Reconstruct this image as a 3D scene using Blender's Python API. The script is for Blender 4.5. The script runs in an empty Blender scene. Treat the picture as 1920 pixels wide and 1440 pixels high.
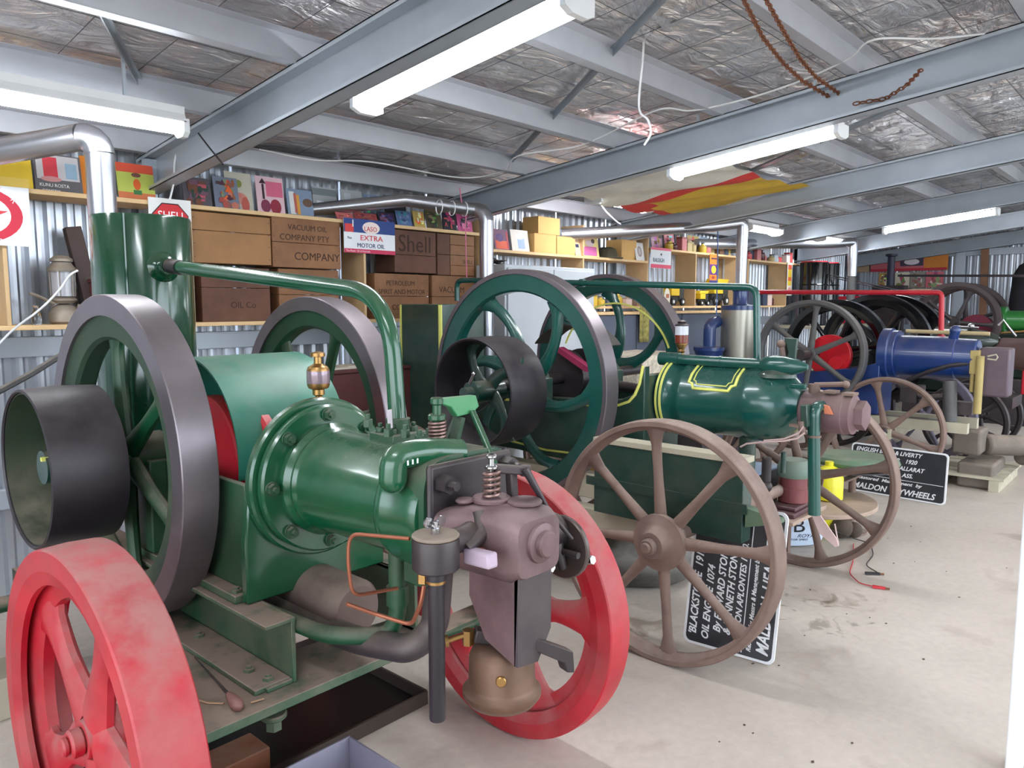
import bpy, math, random
from mathutils import Vector, Matrix, noise
random.seed(7)
PI = math.pi
sc = bpy.context.scene
C = sc.collection
# ------------------------------------------------------------------ camera, light, exposure
F, EYE = 1420.0, 1.45                       # focal length in pixels of the 1920 wide frame, eye height
PITCH = math.atan(150 / F)
HEAD = math.atan2(1290, math.hypot(F, 150))
cam = bpy.data.cameras.new('camera'); camo = bpy.data.objects.new('camera', cam); C.objects.link(camo)
camo.location = (0, 0, EYE); camo.rotation_euler = (PI/2 - PITCH, 0, HEAD - PI/2)
cam.sensor_width = 36; cam.lens = F / 1920 * 36; cam.clip_start = .02
sc.camera = camo
sc.view_settings.view_transform = 'Standard'; sc.view_settings.look = 'None'
sc.view_settings.gamma = 1; sc.view_settings.use_curve_mapping = False
sc.view_settings.exposure = 0.5
SKY = 4.2
LAMP = 28.0
w = bpy.data.worlds.new('daylight'); sc.world = w; w.use_nodes = True
bg = w.node_tree.nodes['Background']; bg.inputs[0].default_value = (.80, .90, 1.0, 1); bg.inputs[1].default_value = SKY

# ------------------------------------------------------------------ helpers
def at(px, py, X=None, Y=None, Z=None):
    """world point that lies on the given plane along a line of sight of the photograph"""
    u = (px - 960) / F; v = (720 - py) / F
    f = math.cos(PITCH) + v * math.sin(PITCH); z = v * math.cos(PITCH) - math.sin(PITCH)
    r = (f*math.cos(HEAD) + u*math.sin(HEAD), f*math.sin(HEAD) - u*math.cos(HEAD), z)
    t = X / r[0] if X is not None else (Y / r[1] if Y is not None else (Z - EYE) / r[2])
    return Vector((r[0]*t, r[1]*t, EYE + r[2]*t))
def lin(c):
    return tuple(((x/255) / 12.92 if x/255 <= .04045 else (((x/255) + .055) / 1.055) ** 2.4) for x in c)
MC = {}
def mat(name, col, rough=.5, metal=0, dust=0, bump=0, bscale=40, var=.12, vscale=6, coat=0, dcol=(168,150,132), emit=0, chips=None, trans=0):
    if name in MC: return MC[name]
    m = bpy.data.materials.new(name); m.use_nodes = True; nt = m.node_tree; N = nt.nodes; L = nt.links
    b = N['Principled BSDF']; c = lin(col)
    b.inputs['Roughness'].default_value = rough; b.inputs['Metallic'].default_value = metal
    if coat: b.inputs['Coat Weight'].default_value = coat; b.inputs['Coat Roughness'].default_value = .12
    if trans: b.inputs['Transmission Weight'].default_value = trans
    if emit:
        b.inputs['Emission Color'].default_value = (*c, 1); b.inputs['Emission Strength'].default_value = emit
    tc = N.new('ShaderNodeTexCoord'); co = tc.outputs['Object']
    def nz(scale, detail=4, rgh=.6):
        n = N.new('ShaderNodeTexNoise'); n.inputs['Scale'].default_value = scale; n.inputs['Detail'].default_value = detail
        n.inputs['Roughness'].default_value = rgh; L.new(co, n.inputs['Vector']); return n.outputs['Fac']
    def ramp(f, a, bb):
        r = N.new('ShaderNodeMapRange'); r.inputs[1].default_value = a; r.inputs[2].default_value = bb; L.new(f, r.inputs[0]); return r.outputs[0]
    def mix(f, a, bb):
        x = N.new('ShaderNodeMix'); x.data_type = 'RGBA'; L.new(f, x.inputs[0])
        for i, q in ((6, a), (7, bb)):
            if isinstance(q, tuple): x.inputs[i].default_value = (*q[:3], 1)
            else: L.new(q, x.inputs[i])
        return x.outputs[2]
    if var:
        out = mix(ramp(nz(vscale), .3, .7), tuple(x*(1-var) for x in c), tuple(min(1, x*(1+var)) for x in c))
    else: out = c
    if chips: out = mix(ramp(nz(chips[1], 6), chips[2], chips[2]+.06), out, lin(chips[0]))
    if dust:
        g = N.new('ShaderNodeNewGeometry'); s = N.new('ShaderNodeSeparateXYZ'); L.new(g.outputs['Normal'], s.inputs[0])
        up = ramp(s.outputs[2], -.25, .95)
        mu = N.new('ShaderNodeMath'); mu.operation = 'MULTIPLY'; L.new(up, mu.inputs[0]); L.new(ramp(nz(9, 5), .25, .62), mu.inputs[1])
        m2 = N.new('ShaderNodeMath'); m2.operation = 'MULTIPLY'; m2.use_clamp = True; L.new(mu.outputs[0], m2.inputs[0]); m2.inputs[1].default_value = dust
        out = mix(m2.outputs[0], out, lin(dcol))
        r2 = N.new('ShaderNodeMapRange'); L.new(m2.outputs[0], r2.inputs[0]); r2.inputs[3].default_value = rough; r2.inputs[4].default_value = .85
        L.new(r2.outputs[0], b.inputs['Roughness'])
    if isinstance(out, tuple): b.inputs['Base Color'].default_value = (*out, 1)
    else: L.new(out, b.inputs['Base Color'])
    if bump:
        bn = N.new('ShaderNodeBump'); bn.inputs['Strength'].default_value = bump; bn.inputs['Distance'].default_value = .01
        L.new(nz(bscale, 5), bn.inputs['Height']); L.new(bn.outputs[0], b.inputs['Normal'])
    MC[name] = m; return m
def flat(col, rough=.6):
    return mat('paint_%d_%d_%d' % tuple(col), col, rough, var=.04, vscale=12)

class MB:
    def __init__(s): s.v = []; s.f = []; s.m = []; s.cm = 0
    def add(s, vs, fs):
        o = len(s.v); s.v += [Vector(x) for x in vs]; s.f += [tuple(i+o for i in f) for f in fs]; s.m += [s.cm]*len(fs); return s
    def box(s, x0, x1, y0, y1, z0, z1, M=None):
        vs = [Vector((x, y, z)) for x in (x0, x1) for y in (y0, y1) for z in (z0, z1)]
        if M: vs = [M @ q for q in vs]
        return s.add(vs, [(0,1,3,2), (4,6,7,5), (0,4,5,1), (2,3,7,6), (0,2,6,4), (1,5,7,3)])
    def cbox(s, c, d, M=None):
        return s.box(c[0]-d[0]/2, c[0]+d[0]/2, c[1]-d[1]/2, c[1]+d[1]/2, c[2]-d[2]/2, c[2]+d[2]/2, M)
    def beam(s, a, b, wd, ht, up=(0,0,1)):
        a = Vector(a); b = Vector(b); d = (b-a).normalized(); up = Vector(up)
        sd = d.cross(up).normalized(); u = sd.cross(d).normalized()
        vs = [p + sd*wd/2*i + u*ht/2*j for p in (a, b) for i in (-1, 1) for j in (-1, 1)]
        return s.add(vs, [(0,1,3,2), (4,6,7,5), (0,4,5,1), (2,3,7,6), (0,2,6,4), (1,5,7,3)])
    def lathe(s, p, d, prof, n=32, closed=False, caps=True, a0=0, a1=2*PI):
        p = Vector(p); d = Vector(d).normalized()
        t = Vector((0,0,1)) if abs(d.z) < .9 else Vector((1,0,0))
        e1 = (t - d*t.dot(d)).normalized(); e2 = d.cross(e1)
        full = abs(a1-a0-2*PI) < 1e-6; k = n if full else n+1
        vs = []
        for r, h in prof:
            for i in range(k):
                a = a0 + (a1-a0)*i/n
                vs.append(p + d*h + (e1*math.cos(a) + e2*math.sin(a))*r)
        fs = []; q = len(prof)
        for j in range(q if closed else q-1):
            j2 = (j+1) % q
            for i in range(n):
                i2 = (i+1) % k
                fs.append((j*k+i, j*k+i2, j2*k+i2, j2*k+i))
        if caps and not closed and full:
            fs.append(tuple(reversed(range(k)))); fs.append(tuple((q-1)*k+i for i in range(k)))
        if not full and closed:
            fs.append(tuple(j*k for j in range(q))); fs.append(tuple(j*k+n for j in reversed(range(q))))
        return s.add(vs, fs)
    def cyl(s, a, b, r, r2=None, n=20):
        a = Vector(a); b = Vector(b); return s.lathe(a, b-a, [(r, 0), (r if r2 is None else r2, (b-a).length)], n)
    def disc(s, a, b, r, e=.003, n=32):             # cylinder with softened rims
        a = Vector(a); b = Vector(b); h = (b-a).length
        return s.lathe(a, b-a, [(r-e, 0), (r, e), (r, h-e), (r-e, h)], n)
    def ring(s, p, d, ri, ro, h0, h1, n=40, e=.002):
        return s.lathe(p, d, [(ri, h0), (ro-e, h0), (ro, h0+e), (ro, h1-e), (ro-e, h1), (ri, h1)], n, closed=True)
    def tube(s, path, r, n=10, ry=None, caps=True, up=None):
        P = [Vector(q) for q in path]; k = len(P)
        R = r if isinstance(r, (list, tuple)) else [r]*k
        RY = R if ry is None else (ry if isinstance(ry, (list, tuple)) else [ry]*k)
        T = [(P[min(i+1, k-1)] - P[max(i-1, 0)]).normalized() for i in range(k)]
        u = Vector(up) if up else (Vector((0,0,1)) if abs(T[0].z) < .9 else Vector((1,0,0)))
        vs = []
        for i in range(k):
            u = (u - T[i]*u.dot(T[i])).normalized(); w2 = T[i].cross(u)
            for j in range(n):
                a = 2*PI*j/n; vs.append(P[i] + u*math.cos(a)*RY[i] + w2*math.sin(a)*R[i])
        fs = [(i*n+j, i*n+(j+1) % n, (i+1)*n+(j+1) % n, (i+1)*n+j) for i in range(k-1) for j in range(n)]
        if caps: fs += [tuple(reversed(range(n))), tuple((k-1)*n+j for j in range(n))]
        return s.add(vs, fs)
    def prism(s, pts, ext):
        P = [Vector(q) for q in pts]; e = Vector(ext); n = len(P)
        return s.add(P + [q+e for q in P], [tuple(reversed(range(n))), tuple(range(n, 2*n))] + [(i, (i+1) % n, n+(i+1) % n, n+i) for i in range(n)])
    def sphere(s, c, r, n=16, m=9, sz=1):
        return s.lathe(Vector(c)-Vector((0,0,r*sz)), (0,0,1), [(max(.0005, r*math.sin(PI*i/m)), r*sz*(1-math.cos(PI*i/m))) for i in range(m+1)], n)
    def xf(s, M, start=0):
        for i in range(start, len(s.v)): s.v[i] = M @ s.v[i]
        return s
    def build(s, name, mats, parent=None, smooth=38, bev=0, flip=True):
        me = bpy.data.meshes.new(name); off = Vector((0,0,0)); p = parent
        while p is not None: off += p.location; p = p.parent
        me.from_pydata([tuple(q-off) for q in s.v], [], s.f)
        if not isinstance(mats, (list, tuple)): mats = [mats]
        for m in mats: me.materials.append(m)
        if len(mats) > 1: me.polygons.foreach_set('material_index', s.m)
        import bmesh
        if flip:
            bm = bmesh.new(); bm.from_mesh(me); bmesh.ops.recalc_face_normals(bm, faces=bm.faces); bm.to_mesh(me); bm.free()
        if smooth:
            me.polygons.foreach_set('use_smooth', [True]*len(me.polygons)); me.set_sharp_from_angle(angle=math.radians(smooth))
        me.update()
        o = bpy.data.objects.new(name, me); C.objects.link(o)
        if parent is not None: o.parent = parent
        if bev:
            b = o.modifiers.new('bevel', 'BEVEL'); b.width = bev; b.segments = 2; b.limit_method = 'ANGLE'; b.angle_limit = math.radians(50)
        return o
def thing(name, label, cat, loc, group=None):
    o = bpy.data.objects.new(name, None); C.objects.link(o); o.location = loc; o.empty_display_size = .05
    o['label'] = label; o['category'] = cat
    if group: o['group'] = group
    return o
def tag(o, label, cat, group=None):
    o['label'] = label; o['category'] = cat
    if group: o['group'] = group
    return o
def node(name, loc, parent=None):
    o = bpy.data.objects.new(name, None); C.objects.link(o); o.location = loc; o['kind'] = 'structure'
    if parent: o.parent = parent
    return o
def struct(o): o['kind'] = 'structure'; return o
def part(name, parent, m, fn, **k):
    mb = MB(); fn(mb); return mb.build(name, m, parent, **k)
def path_round(pts, rad=.06, n=6):
    """polyline with rounded corners"""
    P = [Vector(q) for q in pts]; out = [P[0]]
    for i in range(1, len(P)-1):
        a = (P[i-1]-P[i]); b = (P[i+1]-P[i]); r = min(rad, a.length*.48, b.length*.48)
        p0 = P[i]+a.normalized()*r; p2 = P[i]+b.normalized()*r
        for k in range(n+1):
            t = k/n; out.append(p0*(1-t)**2 + P[i]*2*t*(1-t) + p2*t*t)
    out.append(P[-1]); return out
def text(body, parent, M, size, m, ext=.0006, name='lettering', align='LEFT', sx=1, shear=0, bold=0):
    cu = bpy.data.curves.new(name, 'FONT'); cu.body = body; cu.size = size; cu.extrude = ext; cu.align_x = align; cu.shear = shear; cu.offset = bold
    cu.materials.append(m); cu.resolution_u = 3
    tmp = bpy.data.objects.new(name, cu); C.objects.link(tmp)
    me = bpy.data.meshes.new_from_object(tmp.evaluated_get(bpy.context.evaluated_depsgraph_get())); bpy.data.objects.remove(tmp)
    if not me.materials: me.materials.append(m)
    o = bpy.data.objects.new(name, me); C.objects.link(o)
    off = Vector((0,0,0)); p = parent
    while p is not None: off += p.location; p = p.parent
    if parent is not None: o.parent = parent
    o.matrix_local = Matrix.Translation(-off) @ M @ Matrix.Diagonal((sx, 1, 1, 1))
    return o
def frame(o, x, y):
    """matrix with local x, y axes and origin (local z = normal)"""
    x = Vector(x).normalized(); y = Vector(y); z = x.cross(y).normalized(); y = z.cross(x)
    M = Matrix.Identity(4)
    for i in range(3): M[i][0] = x[i]; M[i][1] = y[i]; M[i][2] = z[i]; M[i][3] = o[i]
    return M
def bolt(mb, p, d, r=.012, h=.012):
    p = Vector(p); d = Vector(d).normalized()
    mb.lathe(p, d, [(r, 0), (r, h)], 6); mb.lathe(p+d*h, d, [(r*.5, 0), (r*.5, h*.7)], 8)
def spring(mb, p, d, r, h, turns, wr=.002):
    p = Vector(p); d = Vector(d).normalized(); t = Vector((1,0,0)) if abs(d.x) < .9 else Vector((0,1,0))
    e1 = (t-d*t.dot(d)).normalized(); e2 = d.cross(e1); k = turns*12
    mb.tube([p+d*h*i/k+(e1*math.cos(i*PI/6)+e2*math.sin(i*PI/6))*r for i in range(k+1)], wr, 6)

# ------------------------------------------------------------------ materials
GREEN = mat('green_enamel', (10, 80, 50), .2, coat=.6, dust=.14, var=.1)
GREEND = mat('green_enamel_dusty', (18, 72, 46), .4, dust=.7, var=.15, dcol=(140,126,112))
TANKG = mat('green_tank_enamel', (6, 62, 38), .15, coat=.8, var=.06, dust=.1)
TEAL = mat('teal_enamel', (18, 78, 70), .25, coat=.5, dust=.07, var=.1)
FRAMED = mat('green_frame_dusty', (24, 78, 52), .45, dust=1.5, var=.15, dcol=(150,130,116))
TEALD = mat('teal_enamel_dark', (14, 60, 52), .3, coat=.4, dust=.4, var=.12)
HOODG = mat('teal_hood_paint', (44, 122, 104), .35, dust=.25, var=.12)
YEL = mat('yellow_lining', (232, 230, 120), .5)
IRON = mat('bare_iron', (128, 118, 124), .34, .7, dust=.12, var=.12)
DIRON = mat('dark_iron', (60, 54, 58), .42, .5, dust=.25, var=.2)
BLACKP = mat('black_pulley_paint', (42, 38, 44), .38, .2, dust=.35, var=.2, dcol=(120,108,108))
STEEL = mat('bright_steel', (190, 188, 190), .22, 1, var=.06)
GALV = mat('galvanised', (172, 178, 184), .38, .85, var=.1, bump=.04, bscale=12)
FLUE = mat('polished_flue', (186, 186, 192), .28, .95, var=.05)
REDW = mat('red_wheel_paint', (176, 18, 38), .36, dust=1.25, var=.2, dcol=(172,112,108))
REDP = mat('red_paint', (200, 28, 48), .35, dust=.2)
BRASS = mat('brass', (176, 136, 84), .35, .9, var=.15)
COPPER = mat('copper', (164, 100, 76), .5, .7, var=.15)
FLYIN = mat('dusty_flywheel_green', (40, 66, 50), .55, dust=1.0, var=.2, dcol=(128,122,98))
BRONZE = mat('tarnished_bronze', (108, 80, 64), .45, .5, dust=.35, var=.3, dcol=(140,116,104))
RUSTB = mat('dusty_rusty_iron', (122, 98, 88), .72, .15, dust=.8, var=.2, dcol=(172,152,140))
VAPO = mat('heat_stained_iron', (108, 84, 86), .45, .45, dust=.55, var=.4, vscale=7, bump=.08, bscale=60, dcol=(178,152,150))
VAPD = mat('sooty_and_shaded_iron', (68, 60, 64), .5, .4, dust=.4, var=.3)
PINKI = mat('pinkish_rusty_iron', (118, 90, 94), .7, .1, dust=.4, var=.15)
BLUE = mat('blue_enamel', (10, 50, 112), .3, coat=.4, dust=.2)
GREYW = mat('grey_wheel_paint', (86, 86, 88), .55, .2, dust=.4)
BLACK = mat('gloss_black', (16, 16, 20), .12, .1, coat=.6)
DKGRN = mat('dark_green_enamel', (10, 34, 28), .2, coat=.6, dust=.15)
PINE = mat('pine_board', (222, 186, 138), .6, var=.12, vscale=4)
PINED = mat('pine_panel', (206, 172, 128), .65, var=.1)
CRATE = mat('crate_board', (138, 94, 60), .65, var=.2, vscale=5, bump=.15, bscale=30)
CRATE2 = mat('crate_board_dark', (100, 64, 48), .7, var=.25, vscale=5, bump=.15, bscale=30)
CRATE3 = mat('crate_board_pale', (156, 110, 66), .6, var=.15, vscale=5, bump=.15, bscale=30)
STAIN = mat('stencil_ink', (62, 38, 26), .8)
CARD = mat('cardboard', (214, 170, 106), .8, var=.06)
CARDD = mat('cardboard_side', (150, 110, 66), .8)
WHITE = mat('white_paint', (232, 232, 234), .5, var=.04)
LGREY = mat('grey_steel_cabinet', (196, 200, 206), .45, .1, var=.04)
BEAM = mat('galvanised_beam', (178, 186, 196), .4, .3, var=.08, vscale=3)
PURL = mat('galvanised_purlin', (190, 192, 200), .42, .3, var=.05)
WOODB = mat('brick_red_wood', (140, 84, 56), .75, dust=.3, var=.2)
GLOW = mat('lamp_tube', (244, 250, 255), .5, emit=LAMP, var=0)
CABLE = mat('white_cable', (226, 226, 228), .5)
DCABLE = mat('dark_cable', (40, 38, 42), .5)
RUSTC = mat('rusty_chain', (128, 82, 60), .8, .2)
STONE = mat('grey_stone', (120, 116, 112), .85, bump=.5, bscale=14, var=.3)
CREAM = mat('cream_timber', (186, 178, 156), .7, dust=.2, var=.12)
BOARD = mat('black_sign_paint', (34, 38, 46), .35, dust=.15)
PLASTY = mat('yellow_plastic', (226, 216, 40), .35)
GLASS = mat('clear_glass', (240, 244, 246), .05, trans=1, var=0)
PINK = mat('pink_string', (214, 120, 150), .7)
# ------------------------------------------------------------------ the shed
XE, YW = 13.0, 4.3                         # end wall, shelf wall
def zroof(y): return 2.26 + .115*(3.9 - y)  # underside of the purlins
def floor_mat():
    m = bpy.data.materials.new('concrete_floor'); m.use_nodes = True; nt = m.node_tree; N = nt.nodes; L = nt.links; b = N['Principled BSDF']
    tc = N.new('ShaderNodeTexCoord'); co = tc.outputs['Object']
    def nz(s, d=6, w=0):
        n = N.new('ShaderNodeTexNoise'); n.inputs['Scale'].default_value = s; n.inputs['Detail'].default_value = d; n.inputs['Distortion'].default_value = w
        L.new(co, n.inputs['Vector']); return n.outputs['Fac']
    def ramp(f, a, c0, bb, c1):
        r = N.new('ShaderNodeValToRGB'); L.new(f, r.inputs[0]); r.color_ramp.elements[0].position = a; r.color_ramp.elements[1].position = bb
        r.color_ramp.elements[0].color = (*c0, 1); r.color_ramp.elements[1].color = (*c1, 1); return r.outputs[0]
    def mul(a, c):
        x = N.new('ShaderNodeMix'); x.data_type = 'RGBA'; x.blend_type = 'MULTIPLY'; x.inputs[0].default_value = 1; L.new(a, x.inputs[6]); L.new(c, x.inputs[7]); return x.outputs[2]
    base = ramp(nz(1.1), .3, lin((194,182,170)), .7, lin((216,202,190)))
    fine = ramp(nz(28), .3, (.9,.9,.9), .7, (1,1,1))
    st = ramp(nz(2.3, 8, .6), .62, (1,1,1), .76, (.70,.66,.63))
    col = mul(mul(base, fine), st)
    for px, py, rad, dk in ((1530,1165,.22,(.60,.58,.56)), (1590,1130,.16,(.74,.70,.66)), (1500,1120,.12,(.66,.63,.60)), (600,1120,.3,(.6,.56,.5)), (1180,1170,.25,(.7,.66,.6))):   # oil stains
        c = at(px, py, Z=0); vd = N.new('ShaderNodeVectorMath'); vd.operation = 'DISTANCE'; L.new(co, vd.inputs[0]); vd.inputs[1].default_value = tuple(c)
        ad = N.new('ShaderNodeMath'); ad.operation = 'MULTIPLY_ADD'; L.new(nz(7, 6, 1.5), ad.inputs[0]); ad.inputs[1].default_value = .9; L.new(vd.outputs['Value'], ad.inputs[2])
        col = mul(col, ramp(ad.outputs[0], .33+rad*.55, dk, .42+rad*.6, (1,1,1)))
    L.new(col, b.inputs['Base Color'])
    rr = N.new('ShaderNodeMapRange'); L.new(nz(3), rr.inputs[0]); rr.inputs[3].default_value = .38; rr.inputs[4].default_value = .6; L.new(rr.outputs[0], b.inputs['Roughness'])
    bn = N.new('ShaderNodeBump'); bn.inputs['Strength'].default_value = .12; bn.inputs['Distance'].default_value = .01; L.new(nz(60), bn.inputs['Height']); L.new(bn.outputs[0], b.inputs['Normal'])
    return m
struct(part('floor', None, floor_mat(), lambda m: m.box(-2.4, XE+.2, -3.4, YW+.1, -.1, 0), smooth=0))
struct(part('ground', None, mat('gravel_yard', (176,170,156), .9, bump=.4, var=.15), lambda m: m.box(-30, 40, -30, 30, -.16, -.1), smooth=0))
def corrug(mb, p0, d, length, z0, ztop, nrm, amp=.011, per=.09, seg=6):
    p0 = Vector(p0); d = Vector(d); nrm = Vector(nrm); n = int(length/per*seg); vs = []; fs = []
    for i in range(n+1):
        s = length*i/n; ph = (s/per) % 1
        a = amp*(1 if ph < .32 else (1-2*(ph-.32)/.18 if ph < .5 else (-1 if ph < .82 else -1+2*(ph-.82)/.18)))
        q = p0 + d*s + nrm*a; zt = ztop(q) if callable(ztop) else ztop
        vs += [(q.x, q.y, z0), (q.x, q.y, zt)]
    fs = [(2*i, 2*i+2, 2*i+3, 2*i+1) for i in range(n)]
    mb.add(vs, fs)
CORR = mat('corrugated_iron', (188, 192, 200), .32, .75, var=.12, vscale=2)
wb = node('wall_back', (5, YW, 0))
for k in range(20):
    x0 = -2.3 + k*.765
    part('corrugated_sheet', wb, CORR, lambda m: corrug(m, (x0, YW+.012+(k % 2)*.0015, 0), (1,0,0), .78, 0, zroof(YW)+.16, (0,-1,0)), smooth=0, flip=False)
for z in (1.24, .5):
    part('wall_girt', wb, BEAM, lambda m: (m.box(-2.2, XE, YW-.045, YW-.002, z-.05, z+.05)), bev=.004)
we = node('wall_end', (XE, 1, 0))
for k in range(10):
    y0 = -3.3 + k*.765
    part('corrugated_sheet', we, CORR, lambda m: corrug(m, (XE+.014+(k % 2)*.0015, y0, 0), (0,1,0), .78, 0, lambda q: zroof(q.y)+.16, (-1,0,0)), smooth=0, flip=False)
part('wall_girt', we, BEAM, lambda m: m.box(XE-.06, XE-.002, -3.2, YW-.06, 2.16, 2.26), bev=.004)
part('wall_girt', we, BEAM, lambda m: m.box(XE-.06, XE-.002, -3.2, YW-.06, 1.05, 1.13), bev=.004)
wl = node('wall_left', (-2.3, 1, 0))
for k in range(10):                          # sheets leave a wide unseen opening, added to let in daylight
    y0 = -3.3 + k*.765
    part('corrugated_sheet', wl, CORR, lambda m: corrug(m, (-2.3-.014-(k % 2)*.0015, y0, 0), (0,1,0), .78, 0 if k < 1 or k > 7 else 2.3, lambda q: zroof(q.y)+.16, (1,0,0)), smooth=0, flip=False)
wf = node('wall_front', (5, -3.3, 0))       # the wall behind the photographer, with wide door openings
for k in range(20):
    x0 = -2.3 + k*.765
    if (x0 < 0.3) or (4.6 < x0 < 5.7) or (9.9 < x0 < 11.2) :
        part('corrugated_sheet', wf, CORR, lambda m: corrug(m, (x0, -3.33, 0), (1,0,0), .78, 0, 3.1, (0,1,0)), smooth=0, flip=False)
# roof lining: reflective foil blanket, sagging and crumpled between the purlins
def foil_mat():
    m = mat('reflective_foil', (244, 240, 240), .22, .88, var=.1, vscale=1.5)
    nt = m.node_tree; N = nt.nodes; L = nt.links; b = N['Principled BSDF']
    tc = N.new('ShaderNodeTexCoord'); mp = N.new('ShaderNodeMapping'); mp.inputs['Scale'].default_value = (1.0, 2.2, 1); L.new(tc.outputs['Object'], mp.inputs[0])
    n = N.new('ShaderNodeTexNoise'); n.inputs['Scale'].default_value = 3.6; n.inputs['Detail'].default_value = 6; n.inputs['Distortion'].default_value = 1.6; L.new(mp.outputs[0], n.inputs['Vector'])
    bn = N.new('ShaderNodeBump'); bn.inputs['Strength'].default_value = 1.0; bn.inputs['Distance'].default_value = .07; L.new(n.outputs['Fac'], bn.inputs['Height']); L.new(bn.outputs[0], b.inputs['Normal'])
    return m
FOIL = foil_mat()
ceil = node('ceiling', (5, 1, 2.5))
PY = [4.15, 3.45, 2.745, 2.04, 1.34, .63, -.08, -.79, -1.5, -2.2, -2.9]
xs = [-2.3 + 1.275*i for i in range(13)]
for i in range(12):
    def foil(m, x0=xs[i], x1=xs[i+1]):
        nx, ny = 30, 150; vs = []
        for a in range(nx+1):
            x = x0 + (x1-x0)*a/nx
            for c in range(ny+1):
                y = -3.4 + 7.72*c/ny
                t = ((4.15-y)/.705) % 1; s = math.sin(PI*t)
                h = -.022*s + .018*s*noise.noise((x*1.6, y*2.3, 3)) + .010*noise.noise((x*7, y*9, 1)) + .006*abs(noise.noise((x*3+y*5, y*14-x*6, 2)))
                vs.append((x, y, zroof(y)+.135+h))
        m.add(vs, [(a*(ny+1)+c, (a+1)*(ny+1)+c, (a+1)*(ny+1)+c+1, a*(ny+1)+c+1) for a in range(nx) for c in range(ny)])
    part('foil_sheet', ceil, FOIL, foil, smooth=180, flip=False)
def wires(m):
    for i in range(50):
        x = -2.2+.3*i; m.beam((x, -3.3, zroof(-3.3)+.108), (x, YW, zroof(YW)+.108), .0022, .0022)
    for i in range(26):
        y = -3.3+.3*i; m.beam((-2.3, y, zroof(y)+.106), (XE, y, zroof(y)+.106), .0022, .0022)
o = part('wire_mesh', ceil, mat('roof_wire', (110,112,116), .5, .7), wires, smooth=0); o['kind'] = 'stuff'
part('roof_sheet', ceil, mat('roof_iron', (120,120,120), .6), lambda m: m.add([(-2.5,-3.6,zroof(-3.6)+.22), (XE+.1,-3.6,zroof(-3.6)+.22), (XE+.1,YW+.1,zroof(YW+.1)+.22), (-2.5,YW+.1,zroof(YW+.1)+.22)], [(0,1,2,3)]), smooth=0)
for y in PY:                                # Z purlins
    z = zroof(y)
    def pur(m, y=y, z=z):
        m.box(-2.3, XE, y-.045, y-.0425, z+.002, z+.1)
        m.box(-2.3, XE, y-.045, y+.015, z+.0, z+.0025); m.box(-2.3, XE, y-.10, y-.044, z+.098, z+.1005)
        m.box(-2.3, XE, y+.0125, y+.015, z, z+.018)
    struct(part('purlin', None, PURL, pur, smooth=0))
for x in (-.4, 1.8, 4.0, 6.2, 8.4, 10.6, 12.85):   # raking roof beams, channel section
    def raf(m, x=x):
        y0, y1 = YW-.05, -3.3; h = .195
        def sl(xa, xb, za, zb):
            m.add([(q, y, zroof(y)+zz) for y in (y0, y1) for q in (xa, xb) for zz in (za, zb)], [(0,1,3,2), (4,6,7,5), (0,4,5,1), (2,3,7,6), (0,2,6,4), (1,5,7,3)])
        sl(x, x+.006, -h, 0); sl(x-.075, x+.006, -h, -h+.005); sl(x-.075, x+.006, -.005, 0)
        sl(x-.075, x-.070, -h, -h+.02); sl(x-.075, x-.070, -.02, 0)
    struct(part('roof_beam', None, BEAM, raf, smooth=0))
    struct(part('wall_post', None, BEAM, lambda m: (m.box(x-.075, x+.006, YW-.12, YW-.115, 0, zroof(YW)), m.box(x, x+.006, YW-.12, YW-.03, 0, zroof(YW)), m.box(x-.075, x+.006, YW-.05, YW-.045, 0, zroof(YW))), smooth=0))
for x in (12.94,):
    struct(part('end_post', None, BEAM, lambda m: m.box(XE-.14, XE-.06, 2.62, 2.74, 0, zroof(2.7)), bev=.004))
for a, b in (((2.62,1.6), (3.9,3.6)), ((1.0,2.76), (1.5,3.56)), ((.35,.7), (1.0,2.76)), ((5.0,1.4), (5.9,3.0)), ((2.05,.75),(2.62,1.6))):   # diagonal bracing strap
    struct(part('roof_brace', None, GALV, lambda m: (m.beam((a[0],a[1],zroof(a[1])+.085), (b[0],b[1],zroof(b[1])+.085), .035, .004), m.beam((a[0],a[1],zroof(a[1])+.07), (b[0],b[1],zroof(b[1])+.07), .004, .03)), smooth=0))
# white edge of the open door at the right
o = part('door_1', None, WHITE, lambda m: m.beam(at(1902,1440,Z=0.0)+Vector((0,0,0.0)), at(1902,1440,Z=0)+Vector((0,0,1.0)), .04, .09, up=(1,0,0)), bev=.004); 
struct(o)

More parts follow.
